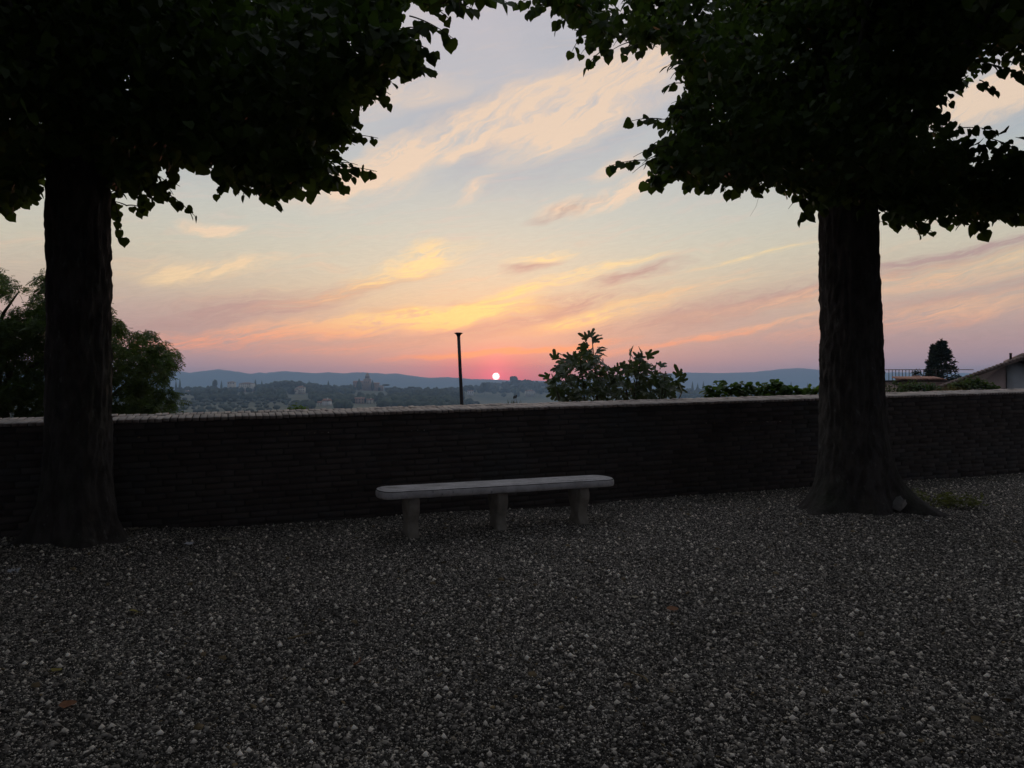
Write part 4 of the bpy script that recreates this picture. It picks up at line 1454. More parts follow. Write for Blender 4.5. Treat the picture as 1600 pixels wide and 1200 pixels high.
def bush(name, label, cat, m, clumps, leaf, per, wid=0.32, stems=None, droop=(-0.6, 0.9), group=None, poly=None):
    """clumps: (px, py, d, radius m)"""
    c0 = P(*clumps[0][:3])
    gz = float(land(c0.x, c0.y))
    xs = [P(*c[:3]) for c in clumps]
    bx, by = sum(p.x for p in xs) / len(xs), sum(p.y for p in xs) / len(xs)
    root = thing(name, (bx, by, gz), label, cat, group)
    pos, size = [], []
    for px, py, d, r in clumps:
        p = np.array(P(px, py, d))
        k = per
        pos.append(p + rand_dirs(k) * (RNG.random(k) ** 0.45)[:, None] * r)
        size.append(leaf * RNG.uniform(0.6, 1.25, k))
    pos, size = np.concatenate(pos), np.concatenate(size)
    if poly is not None:
        q = to_px(pos)
        ok = in_poly(q, poly) | (poly_dist(q, poly) < 4)
        pos, size = pos[ok], size[ok]
    v, t = oval(wid)
    o = link('foliage', scatter('foliage', v, t, pos, leaf_frames(len(pos), droop), size), m, root)
    o['kind'] = 'stuff'
    mb = MB()
    for px, py, d, r in clumps:
        tip = np.array(P(px, py, d))
        st = np.array([bx + RNG.normal(0, 0.1), by + RNG.normal(0, 0.1), gz])
        mid = (st * 0.6 + tip * 0.4)
        mid[2] = st[2] + (tip[2] - st[2]) * 0.65
        pts = [st * (1 - t_) ** 2 + 2 * mid * t_ * (1 - t_) + tip * t_ * t_ for t_ in np.linspace(0, 1, 7)]
        mb.tube(pts, np.linspace(0.03, 0.006, 7), 5)
    s = mb.build('stems', M['twig'], root, True)
    s['kind'] = 'stuff'
    return root


# the small-leaved tree at the left, seen both sides of the lime trunk
def ash_tree():
    d0 = 14.0
    base = P(0, 640, d0)
    base.z = float(land(base.x, base.y))
    root = thing('ash_tree', base, 'feathery small-leaved tree with thin dark limbs, partly hidden by a lime trunk', 'tree')
    polys = [np.array([(-260, 480), (-120, 395), (-30, 408), (10, 425), (40, 404), (66, 412), (100, 420), (150, 450), (182, 482), (204, 514), (240, 512), (264, 530), (284, 558), (270, 578), (266, 592), (290, 625), (290, 720), (-260, 720)])]
    rg = np.random.default_rng(77)
    limbs = [[(0, 660), (10, 600), (25, 555), (60, 530), (110, 505)], [(5, 640), (-20, 560), (5, 490), (30, 455)], [(0, 640), (-60, 560), (-120, 470)],
             [(40, 660), (100, 620), (160, 575), (200, 540)], [(60, 670), (150, 640), (215, 585), (262, 555)], [(80, 670), (190, 640), (262, 615)], [(10, 600), (40, 580), (70, 560), (120, 470)],
             [(12, 590), (0, 520), (-10, 450)]]
    for k, pts in enumerate(limbs):
        dd = [d0 + rg.uniform(-0.3, 0.3) + rg.uniform(-0.25, 0.25) * i for i in range(len(pts))]
        p3 = [np.array(P(x, y, d)) for (x, y), d in zip(pts, dd)]
        p3[0] = np.array([base.x + rg.normal(0, 0.05), base.y + rg.normal(0, 0.05), base.z + 1.6])
        ts = np.linspace(0, len(p3) - 1, 14)
        arr = np.array(p3)
        cur = np.stack([np.interp(ts, range(len(p3)), arr[:, i]) for i in range(3)], -1)
        MB().tube(cur, np.linspace(0.065, 0.012, 14), 7).build('limb', M['twig'], root, True)
    MB().tube([np.array(base) + [0, 0, -0.2], np.array(base) + [0, 0, 0.8], np.array(base) + [0.02, 0, 1.9]], [0.22, 0.16, 0.12], 12).build('trunk', M['bark'], root, True)
    # leaf fronds: a rachis of narrow leaflets
    lv, lt = oval(0.20)
    fv, ft = [], []
    for i in range(5):
        for s in (-1, 1):
            a = s * 1.05
            c, sn = math.cos(a), math.sin(a)
            v = lv * 0.34
            v = np.stack([v[:, 0] * c + v[:, 1] * sn, -v[:, 0] * sn + v[:, 1] * c, v[:, 2] - 0.04 * i * i * 0.3], -1) + np.array([0, 0.12 + 0.17 * i, 0])
            ft.append(lt + len(fv) * 6)
            fv.append(v)
    ft.append(lt + len(fv) * 6)
    fv.append(lv * 0.34 + np.array([0, 0.95, -0.12]))
    fv, ft = np.concatenate(fv), np.concatenate(ft)
    pos, size = [], []
    poly = polys[0]
    n = 0
    while n < 1250:
        x, y = rg.uniform(-250, 290), rg.uniform(400, 715)
        q = np.array([[x, y]])
        r = rg.uniform(0.13, 0.30)
        dd = d0 + rg.uniform(-1.6, 1.8)
        if not in_poly(q, poly)[0] or poly_dist(q, poly)[0] < r * F / dd * 0.55:
            continue
        # open lacy places where the sky shows
        if vnoise(np.array([[x / 46.0, y / 40.0, 3.0]]))[0] < (0.33 if x < 75 and y < 640 else 0.12):
            continue
        p = np.array(P(x, y, dd))
        k = 24
        pos.append(p + rand_dirs(k) * (rg.random(k) ** 0.5)[:, None] * r)
        size.append(0.17 * rg.uniform(0.6, 1.2, k))
        n += 1
    pos, size = np.concatenate(pos), np.concatenate(size)
    q = to_px(pos)
    ok = in_poly(q, poly)
    pos, size = pos[ok], size[ok]
    o = link('foliage', scatter('foliage', fv, ft, pos, leaf_frames(len(pos), (-0.2, 1.0)), size), M['ash_leaf'], root)
    o['kind'] = 'stuff'


ash_tree()

bush('shrub', 'small bright green shrub top peeping over the wall coping', 'shrub', M['fresh_leaf'],
     [(462, 640, 10.2, 0.10), (452, 644, 10.2, 0.08), (473, 642, 10.2, 0.09), (462, 650, 10.2, 0.16), (456, 660, 10.2, 0.2), (470, 660, 10.2, 0.2)], 0.055, 80)
vine = [(1108, 612, 0.12), (1122, 606, 0.14), (1140, 608, 0.14), (1158, 606, 0.13), (1172, 610, 0.12), (1190, 608, 0.13), (1205, 604, 0.12), (1214, 600, 0.08), (1228, 609, 0.12), (1244, 612, 0.1), (1258, 611, 0.11), (1272, 612, 0.1),
        (1290, 612, 0.12), (1310, 612, 0.12), (1340, 612, 0.14)]
bush('grape_vine', 'low run of leafy green vine along the far side of the wall', 'vine', M['vine_leaf'],
     [(x, y, 13.2 + 0.012 * (x - 1100) * 0.3, r) for x, y, r in vine] + [(x, y + 14, 13.2 + 0.012 * (x - 1100) * 0.3, 0.2) for x, y, r in vine], 0.12, 34, 0.5)
bush('roadside_weed', 'straggly weed with small leaves beside the terrace building', 'weed', M['ash_leaf'],
     [(1390, 604, 13.5, 0.10), (1398, 598, 13.5, 0.06), (1402, 607, 13.5, 0.10), (1386, 608, 13.6, 0.1), (1394, 612, 13.6, 0.16)], 0.05, 26)
bush('ivy_shrub', 'dull green climbing shrub covering the low terrace building wall', 'shrub', M['ash_leaf'],
     [(1410, 606, 24, 0.22), (1425, 604, 24, 0.24), (1440, 606, 24, 0.22), (1455, 606, 24, 0.2), (1420, 614, 24, 0.3), (1445, 614, 24, 0.3), (1466, 610, 24, 0.15)], 0.11, 120)
bush('leafy_shrub', 'dense dark green shrub in front of the pink gable house', 'shrub', M['ash_leaf'],
     [(1510, 600, 23, 0.26), (1522, 597, 23, 0.22), (1534, 602, 23, 0.26), (1546, 606, 23, 0.2), (1498, 604, 23, 0.16), (1520, 610, 23, 0.35), (1556, 610, 23, 0.15), (1490, 606, 23, 0.14)], 0.12, 120)


def dry_grass():
    p = P(1484, 615, 22.5)
    gz = float(land(p.x, p.y))
    rg = np.random.default_rng(4)
    root = thing('dry_grass', (p.x, p.y, gz), 'clump of tall tan dry grass beside the dark green shrub', 'grass')
    mb = MB()
    v, t = [], []
    for i in range(420):
        x, d = rg.uniform(1460, 1506), 22.5 + rg.uniform(-0.5, 0.5)
        h = 610 - rg.uniform(2, 15) * (1 - abs(x - 1484) / 34)
        a = np.array([(x - 800) / F * d, d, gz])
        b = np.array(P(x + rg.normal(0, 3), h, d))
        w = np.array([0.012, 0, 0])
        m = (a + b) / 2 + [rg.normal(0, 0.03), 0, 0]
        k = len(v)
        v += [a - w, a + w, m + w, m - w, b]
        t += [(k, k + 1, k + 2), (k, k + 2, k + 3), (k + 3, k + 2, k + 4)]
    o = link('blades', mesh_np('blades', np.array(v), np.array(t)), M['dry_grass'], root)
    o['kind'] = 'stuff'


dry_grass()


def seed_weed():
    d = 9.75
    p = P(805, 637, d)
    root = thing('seed_weed', (p.x, p.y, p.z - 0.1), 'wispy weed with two dark seed heads growing from the coping', 'weed')
    rg = np.random.default_rng(9)
    for x, y in ((803, 622), (806, 621)):
        a, b = np.array(P(x + 1, 639, d)), np.array(P(x, y, d))
        MB().tube([a, (a + b) / 2 + [0.005, 0, 0], b], [0.003, 0.0025, 0.002], 5).build('stalk', M['twig'], root)
        MB().tube([b - [0, 0, 0.012], b, b + [0.004, 0, 0.025], b + [0.008, 0, 0.035]], [0.004, 0.012, 0.011, 0.003], 7).build('seed_head', M['twig'], root)
    for k in range(26):
        x0 = rg.uniform(792, 814)
        a, b = np.array(P(x0, 640, d + rg.uniform(-0.1, 0.1))), np.array(P(x0 + rg.normal(0, 4), rg.uniform(624, 634), d))
        MB().tube([a, (a + b) / 2 + [rg.normal(0, 0.01), 0, 0], b], [0.004, 0.006, 0.001], 4).build('blade', M['ash_leaf'], root)


seed_weed()


# ------------------------------------------------------------------ things lying on the gravel
def ground_at(px, py):
    d = EYE * F / (py - HZ)
    for _ in range(4):
        x = (px - 800) / F * d
        d = (EYE - float(ground_z(x, d))) * F / (py - HZ)
    x = (px - 800) / F * d
    return Vector((x, d, float(ground_z(x, d))))


def flat_leaf(px, py, size, m, label, name='fallen_leaf', group=None):
    p = ground_at(px, py) + Vector((0, 0, 0.022))
    v = LEAF_V.copy()
    v[:, 2] = 0.30 * np.abs(v[:, 0]) ** 1.3 + 0.12 * v[:, 1] ** 2 + 0.03 * RNG.normal(size=len(v))
    v[:, 1] -= 0.5
    me = mesh_np(name, v, LEAF_T)
    root = thing(name, p, label, 'leaf', group)
    rz = RNG.uniform(0, 6.28)
    o = link('blade', me, m, root)
    T = Matrix.Translation(p) @ Matrix.Rotation(rz, 4, 'Z') @ Matrix.Rotation(RNG.normal(0, 0.25), 4, 'X') @ Matrix.Scale(size, 4)
    o.matrix_basis = T
    MB().tube([(0, -0.5, 0.0), (0.03, -0.75, 0.03), (0.08, -1.0, 0.05)], [0.02, 0.017, 0.014], 5).build('leaf_stalk', m, root).matrix_basis = T


flat_leaf(208, 961, 0.075, M['yellow_leaf'], 'curled yellow fallen leaf lying on open gravel')
flat_leaf(104, 1108, 0.066, M['brown_leaf'], 'rusty red brown fallen leaf on the gravel')
flat_leaf(369, 901, 0.06, M['pale_leaf'], 'small pale fallen leaf on gravel out from the wall')
flat_leaf(210, 832, 0.10, M['pale_leaf'], 'pale fallen leaf beside the roots of the lime trunk')
flat_leaf(1050, 956, 0.07, M['brown_leaf'], 'dull brown fallen leaf on gravel in front of the bench')
flat_leaf(990, 938, 0.06, M['pale_leaf'], 'dingy pale fallen leaf on gravel before the bench')
flat_leaf(90, 1054, 0.05, M['yellow_leaf'], 'tiny yellow fallen leaf near the rusty brown leaf')


def scrap(px, py, w, h, label, m='paper'):
    p = ground_at(px, py) + Vector((0, 0, 0.03))
    rg = np.random.default_rng(int(px))
    n = 6
    X, Y = np.meshgrid(np.linspace(-0.5, 0.5, n), np.linspace(-0.5, 0.5, n))
    w *= 1.3
    Zc = 0.5 * rg.random((n, n)) * h
    v = np.stack([X * w, Y * w * 0.8, Zc], -1).reshape(-1, 3) + np.array(p)
    i = np.arange(n - 1)[:, None] * n + np.arange(n - 1)[None]
    q = np.stack([i, i + 1, i + 1 + n, i + n], -1).reshape(-1, 4)
    o = link('paper_scrap', mesh_np('paper_scrap', v, None, q), M[m])
    tag(o, label, 'litter')


scrap(22, 900, 0.055, 0.07, 'crumpled white paper scrap on gravel by the lime trunk')
scrap(296, 855, 0.06, 0.03, 'flat white paper scrap on gravel near the wall')
scrap(353, 847, 0.085, 0.02, 'pale scrap lying flat at the foot of the wall', 'pale_leaf')
scrap(1448, 819, 0.035, 0.03, 'tiny white scrap on gravel before the rooted lime trunk')


def twig(px, py, L, rz, label, m='pale_leaf', r=0.006):
    p = ground_at(px, py) + Vector((0, 0, 0.026))
    d = np.array([math.cos(rz), math.sin(rz), 0.0])
    pts = [np.array(p) + d * (t - 0.5) * L + np.array([0.012 * math.sin(5 * t) * d[1], 0.012 * math.sin(5 * t), 0.004 * t]) for t in np.linspace(0, 1, 7)]
    o = MB().tube(pts, np.linspace(r, r * 0.5, 7), 6).build('fallen_twig', M[m])
    tag(o, label, 'twig')


twig(1158, 965, 0.12, 0.05, 'straight pale fallen twig lying crosswise on gravel')
twig(1214, 997, 0.12, 0.0, 'dull grey fallen twig lying crosswise on gravel', 'rock')
twig(1429, 972, 0.09, 1.2, 'short pale fallen twig pointing towards the rooted lime tree')
twig(560, 1040, 0.10, 1.3, 'reddish fallen twig pointing towards the bench legs', 'brown_leaf')
twig(470, 1000, 0.16, 0.7, 'thin brown fallen twig curved on open gravel', 'litter_bits')
twig(1000, 1065, 0.14, 2.0, 'slender brown fallen twig on the gravel foreground', 'litter_bits')


def rock():
    p = ground_at(1402, 800)
    bm = bmesh.new()
    bmesh.ops.create_icosphere(bm, subdivisions=2, radius=1.0)
    for v in bm.verts:
        n = vnoise(np.array([[v.co.x * 1.3 + 5, v.co.y * 1.3, v.co.z * 1.3]]))[0] - 0.5
        v.co *= 1 + 1.1 * n
        v.co.z = min(v.co.z, 0.62 + 0.25 * v.co.x)
        v.co.y = max(v.co.y, -0.66 + 0.2 * v.co.x)
        v.co.x *= 0.10
        v.co.y *= 0.075
        v.co.z *= 0.07
    me = bpy.data.meshes.new('rock')
    bm.to_mesh(me)
    bm.free()
    o = link('rock', me, M['rock'])
    o.location = p + Vector((0, -0.06, 0.105))
    o.rotation_euler = (0.2, -0.5, 0.4)
    tag(o, 'grey stone lodged against the lime tree roots', 'rock')


rock()


def root_weeds():
    p = ground_at(1475, 795)
    root = thing('weed_tuft', p, 'yellow green weed tuft sprouting beside the lime tree roots', 'weed')
    rg = np.random.default_rng(12)
    n = 560
    c = np.array([[0, 0], [0.12, 0.05], [-0.16, 0.22], [0.30, -0.02], [0.05, 0.18], [-0.05, 0.32], [0.22, 0.2], [0.42, 0.1], [-0.22, 0.4]])
    k = rg.integers(9, size=n)
    pos = np.stack([p.x + c[k, 0] + rg.normal(0, 0.06, n), p.y + c[k, 1] + rg.normal(0, 0.06, n), p.z + 0.03 + np.abs(rg.normal(0, 0.06, n))], -1)
    v, t = oval(0.3)
    o = link('foliage', scatter('foliage', v, t, pos, leaf_frames(n, (-0.9, 0.3)), 0.05 * rg.uniform(0.6, 1.3, n)), M['weed_leaf'], root)
    o['kind'] = 'stuff'
    mb = MB()
    for i in range(40):
        a = np.array([pos[i, 0], pos[i, 1], p.z])
        mb.tube([a, pos[i]], [0.003, 0.0015], 4)
    s = mb.build('stems', M['vine_leaf'], root)
    s['kind'] = 'stuff'


root_weeds()


# a spider-thread thin dead twiglet hanging under the right crown
def hanging_twig():
    a, b = np.array(P(1186, 305, 8.0)), np.array(P(1172, 338, 8.0))
    o = MB().tube([a, (a + b) / 2 + [0.02, 0, 0], b], [0.0016, 0.0014, 0.001], 5).build('hanging_stalk', M['twig'])
    tag(o, 'hair-thin stalk dangling below the lime leaves', 'stalk')


hanging_twig()

# ------------------------------------------------------------------ terrace building, house and conifers at the right
def near_buildings():
    # low building with a tiled edge and a railed roof terrace
    d = 31.0
    def X(px, dd=d): return (px - 800) / F * dd
    def Z(py, dd=d): return EYE + (HZ - py) / F * dd
    gz = float(land(X(1450), d)) - 1.0
    x0, x1 = X(1408), X(1500)
    root = thing('terrace_building', ((x0 + x1) / 2, d + 2, gz), 'low plastered building with tiled edge and railed roof terrace', 'building')
    top = Z(596.5)
    MB().box(((x0 + x1) / 2, d + 2.4, (gz + top) / 2), (x1 - x0, 4.8, top - gz)).build('wall', M['plaster_pink'], root)
    MB().box(((x0 + x1) / 2, d + 2.3, top + 0.035), (x1 - x0 + 0.25, 5.1, 0.07)).build('eave_board', M['iron'], root)
    tl = X(1470) - X(1402)
    n = 14
    for i in range(n):
        x = X(1402) + (i + 0.5) * tl / n
        a = np.linspace(0, math.pi, 7)
        for_pts = [(x - 0.07 * math.cos(t), d - 0.3, top + 0.09 + 0.06 * math.sin(t)) for t in a]
        lo = [(x - 0.055 * math.cos(t), d - 0.3, top + 0.075 + 0.045 * math.sin(t)) for t in a[::-1]]
        MB().prism(for_pts + lo, (0, 0.75, 0.10)).build('roof_tile', M['terracotta'], root)
    MB().box((X(1440), d + 0.05, top + 0.10), (tl, 0.6, 0.06)).build('tile_bed', M['terracotta'], root)
    # railing of the roof terrace
    zr0, zr1 = top + 0.07, Z(577)
    rx0, rx1 = X(1406), X(1542)
    mb = MB()
    mb.tube([(rx0, d + 0.9, zr1), (rx1, d + 0.9, zr1)], 0.018, 6)
    mb.tube([(rx0, d + 0.9, zr1), (rx0, d + 4.5, zr1)], 0.018, 6)
    mb.build('top_rail', M['iron'], root)
    for i in range(8):
        x = rx0 + (X(1444) - rx0) * i / 7
        MB().tube([(x, d + 0.9, zr0), (x, d + 0.9, zr1)], 0.014, 6).build('baluster', M['iron'], root)
    for px in (1462, 1482, 1500):
        MB().tube([(X(px), d + 0.9, zr0 - 0.1), (X(px), d + 0.9, zr1)], 0.016, 6).build('baluster', M['iron'], root)
    MB().tube([(X(1408), d + 0.1, top), (X(1407), d + 0.05, top - 0.2), (X(1410), d + 0.0, top - 0.5), (X(1410), d, gz)], 0.04, 8).build('downpipe', M['iron'], root)

    # potted plant on the terrace
    bushp = P(1432, 592, d + 1.6)
    pr = thing('potted_plant', (bushp.x, bushp.y, top + 0.07), 'small dark plant on the railed roof terrace', 'plant')
    MB().tube([(bushp.x, bushp.y, top + 0.07), (bushp.x, bushp.y, top + 0.3)], [0.13, 0.17], 10).build('pot', M['terracotta'], pr, True)
    n = 160
    pos = np.array([bushp.x, bushp.y, top + 0.42]) + rand_dirs(n) * (RNG.random(n) ** 0.5)[:, None] * np.array([0.24, 0.2, 0.17])
    v, t = oval(0.3)
    fo = link('foliage', scatter('foliage', v, t, pos, leaf_frames(n, (-0.8, 0.8)), 0.09 * RNG.uniform(0.6, 1.3, n)), M['conifer'], pr)
    fo['kind'] = 'stuff'

    # gable house
    d = 26.0
    gz = float(land(X(1560, d), d)) - 1.0
    ax, az = X(1586, d), Z(559, d)
    lx, lz = X(1462, d), Z(603, d)
    rx = ax + (ax - lx)
    house = thing('gable_house', (ax, d + 4, gz), 'pink and grey plastered house with low gabled tile roof', 'house')
    cx = X(1572, d)
    slope = (az - lz) / (ax - lx)
    o_ = 0.12
    DEP = 9.0
    vx, vy = math.sin(math.radians(33)), math.cos(math.radians(33))
    # pink gable wall up to the corner strip, grey return to the right, set back a little
    zc = az - (ax - cx) * slope
    MB().prism([(lx + 0.2, d, gz), (cx, d, gz), (cx, d, zc - o_), (lx + 0.2, d, lz + 0.2 * slope - o_)], (DEP * vx, DEP * vy, 0)).build('wall', M['plaster_pink'], house)
    MB().prism([(cx, d - 0.05, gz), (rx - 0.2, d - 0.05, gz), (rx - 0.2, d - 0.05, lz + 0.2 * slope - o_), (ax, d - 0.05, az - o_), (cx, d - 0.05, zc - o_)], ((DEP + 0.03) * vx, (DEP + 0.03) * vy, 0)).build('wall', M['plaster_grey'], house)
    for (xa, za, xb, zb) in ((lx - 0.1, lz - 0.1 * slope, ax, az), (rx + 0.1, lz - 0.1 * slope, ax, az)):
        rf = MB().prism([(xa, d - 0.35, za - 0.10), (xb, d - 0.35, zb - 0.10), (xb, d - 0.35, zb - 0.02), (xa, d - 0.35, za - 0.02)], ((DEP + 0.7) * vx, (DEP + 0.7) * vy, 0)).build('roof', M['old_tile'], house)
        n = 22
        for i in range(n):
            t0, t1 = i / n, (i + 1.15) / n
            a = np.array([xa + (xb - xa) * t0, d - 0.40, za + (zb - za) * t0 + 0.03])
            b = np.array([xa + (xb - xa) * min(t1, 1), d - 0.40, za + (zb - za) * min(t1, 1) + 0.005])
            MB().tube([a, b], [0.055, 0.045], 8).build('verge_tile', M['old_tile'], rf, True)
    MB().tube([(ax, d - 0.42, az + 0.06), (ax + DEP * vx, d + DEP * vy, az + 0.06)], 0.10, 10).build('ridge_tile', M['old_tile'], house, True)
    MB().tube([(ax - 0.02, d + 0.2, az - 0.1), (ax - 0.02, d + 0.2, az + 0.16), (ax - 0.02, d + 0.2, az + 0.18)], [0.04, 0.04, 0.06], 8).build('vent_pipe', M['iron'], house, True)
    MB().tube([(ax + 2.6, d + 3, az - 0.3), (ax + 2.6, d + 3, az + 1.0)], 0.015, 6).build('aerial_mast', M['iron'], house)


near_buildings()


def conifer(name, label, d, px, ytop, ybase_px, halfw, layered, seed):
    rg = np.random.default_rng(seed)
    t = np.array(P(px, ytop, d))
    gz = float(land(t[0], t[1]))
    root = thing(name, (t[0], t[1], gz), label, 'tree')
    H = t[2] - gz
    MB().tube([(t[0], t[1], gz - 0.2), (t[0], t[1], gz + H * 0.5), (t[0], t[1], t[2] - 0.1)], [0.22, 0.12, 0.02], 9).build('trunk', M['bark'], root, True)
    hw = halfw / F * d
    v, tt = oval(0.16)
    pos, fw = [], []
    if layered:
        zs = np.arange(gz + 0.6, t[2], 0.17)
        for z in zs:
            f = (t[2] - z) / 2.9
            R = hw * min(1.0, 0.10 + 0.9 * f) * rg.uniform(0.75, 1.15)
            for b in range(9):
                a = rg.uniform(0, 6.28)
                k = 30
                u = rg.random(k) ** 0.7
                p = np.stack([t[0] + np.cos(a) * R * u, t[1] + np.sin(a) * R * u, z + 0.10 * R * u + 0.25 * (u - 0.5) ** 2 * R], -1) + rg.normal(0, 0.05, (k, 3)) * np.array([1, 1, 0.7])
                pos.append(p)
                fw.append(np.tile([np.cos(a), np.sin(a), 0.15], (k, 1)) + rg.normal(0, 0.5, (k, 3)))
        sz = 0.22
    else:
        n = 5200
        z = gz + 0.4 + (H - 0.4) * rg.random(n)
        f = np.clip((t[2] - z) / 2.6, 0, 1)
        R = hw * (0.06 + 0.94 * f ** 0.8) * (0.85 + 0.3 * vnoise(np.stack([z * 3, 0 * z, 0 * z], -1)))
        a = rg.uniform(0, 6.28, n)
        u = rg.random(n) ** 0.35
        pos.append(np.stack([t[0] + np.cos(a) * R * u, t[1] + np.sin(a) * R * u, z], -1))
        fw.append(np.stack([0.35 * np.cos(a), 0.35 * np.sin(a), 0 * a + 1], -1) + rg.normal(0, 0.2, (n, 3)))
        sz = 0.26
    pos, fw = np.concatenate(pos), np.concatenate(fw)
    n = len(pos)
    fr = ortho(fw, rand_dirs(n))
    o = link('foliage', scatter('foliage', v, tt, pos, fr, sz * rg.uniform(0.6, 1.2, n)), M['conifer'], root)
    o['kind'] = 'stuff'


conifer('cypress_tree', 'narrow dark cypress behind the railed roof terrace', 42, 1458, 543, 0, 13, False, 1)
conifer('fir_tree', 'spreading dark conifer with layered boughs behind the roof terrace railing', 41, 1471, 536, 0, 34, True, 2)


# ------------------------------------------------------------------ the far hillside
def icos(sub, seed, squash=1.0, amp=0.45):
    bm = bmesh.new()
    bmesh.ops.create_icosphere(bm, subdivisions=sub, radius=1.0)
    co = np.array([v.co[:] for v in bm.verts])
    fa = np.array([[v.index for v in f.verts] for f in bm.faces])
    bm.free()
    n = fbm(co * 1.9 + seed * 7.1, 3) - 0.5
    n2 = vnoise(co * 5.0 + seed * 3.3) - 0.5
    co = co * (1 + amp * n + 0.52 * n2)[:, None]
    co[:, 2] = co[:, 2] * squash
    return co, fa


BLOBS = [icos(2, s, q) for s, q in ((1, 1.0), (2, 0.85), (3, 1.15), (4, 0.95), (5, 0.75), (6, 1.3))]


def blob_mesh(name, pos, rad, hgt, rg):
    V, T, n = [], [], 0
    k = rg.integers(len(BLOBS), size=len(pos))
    for i in range(len(pos)):
        v, t = BLOBS[k[i]]
        a = rg.uniform(0, 6.28)
        c, s = math.cos(a), math.sin(a)
        w = np.stack([(v[:, 0] * c - v[:, 1] * s) * rad[i], (v[:, 0] * s + v[:, 1] * c) * rad[i], v[:, 2] * hgt[i] * 0.5 + hgt[i] * 0.42], -1) + pos[i]
        V.append(w)
        T.append(t + n)
        n += len(v)
    return mesh_np(name, np.concatenate(V), np.concatenate(T))


def wood(name, label, m, spots, rg, r=(3.2, 5.5), h=(7, 11)):
    n = len(spots)
    pos = np.array(spots)
    rad, hg = rg.uniform(*r, n), rg.uniform(*h, n)
    o = link(name, blob_mesh(name, pos, rad, hg, rg), M[m])
    o['kind'] = 'stuff'
    o['label'] = label
    o['category'] = 'wood'


# villas stand in clearings: (pixel, half width, base row, distance)
CLEAR = [(290, 12, 617, 1050), (386, 13, 605, 1190), (362, 8, 601, 1200), (470, 9, 612, 1040), (459, 8, 614, 1030), (511, 8, 636, 700), (502, 7, 636, 705),
         (562, 9, 630, 760), (578, 7, 631, 770), (735, 7, 615.5, 1380), (828, 10, 617, 1480), (574, 15, 604, 1300), (592, 8, 604, 1300)]


def sample(n, pxr, rr, rg, cond=None):
    out = []
    while len(out) < n:
        px = rg.uniform(*pxr)
        r = math.sqrt(rg.uniform(rr[0] ** 2, rr[1] ** 2))
        y = r / math.sqrt(1 + ((px - 800) / F) ** 2)
        x = (px - 800) / F * y
        if cond is not None and not cond(px, r, x, y):
            continue
        ty = HZ - (float(land(x, y)) + 14.5 - EYE) / y * F
        hw = 4.5 / y * F
        if any(abs(px - c) < w_ + hw * 0.95 and r < dd + 22 and ty < yb - 1.5 for c, w_, yb, dd in CLEAR):
            continue
        out.append((x, y, float(land(x, y))))
    return out


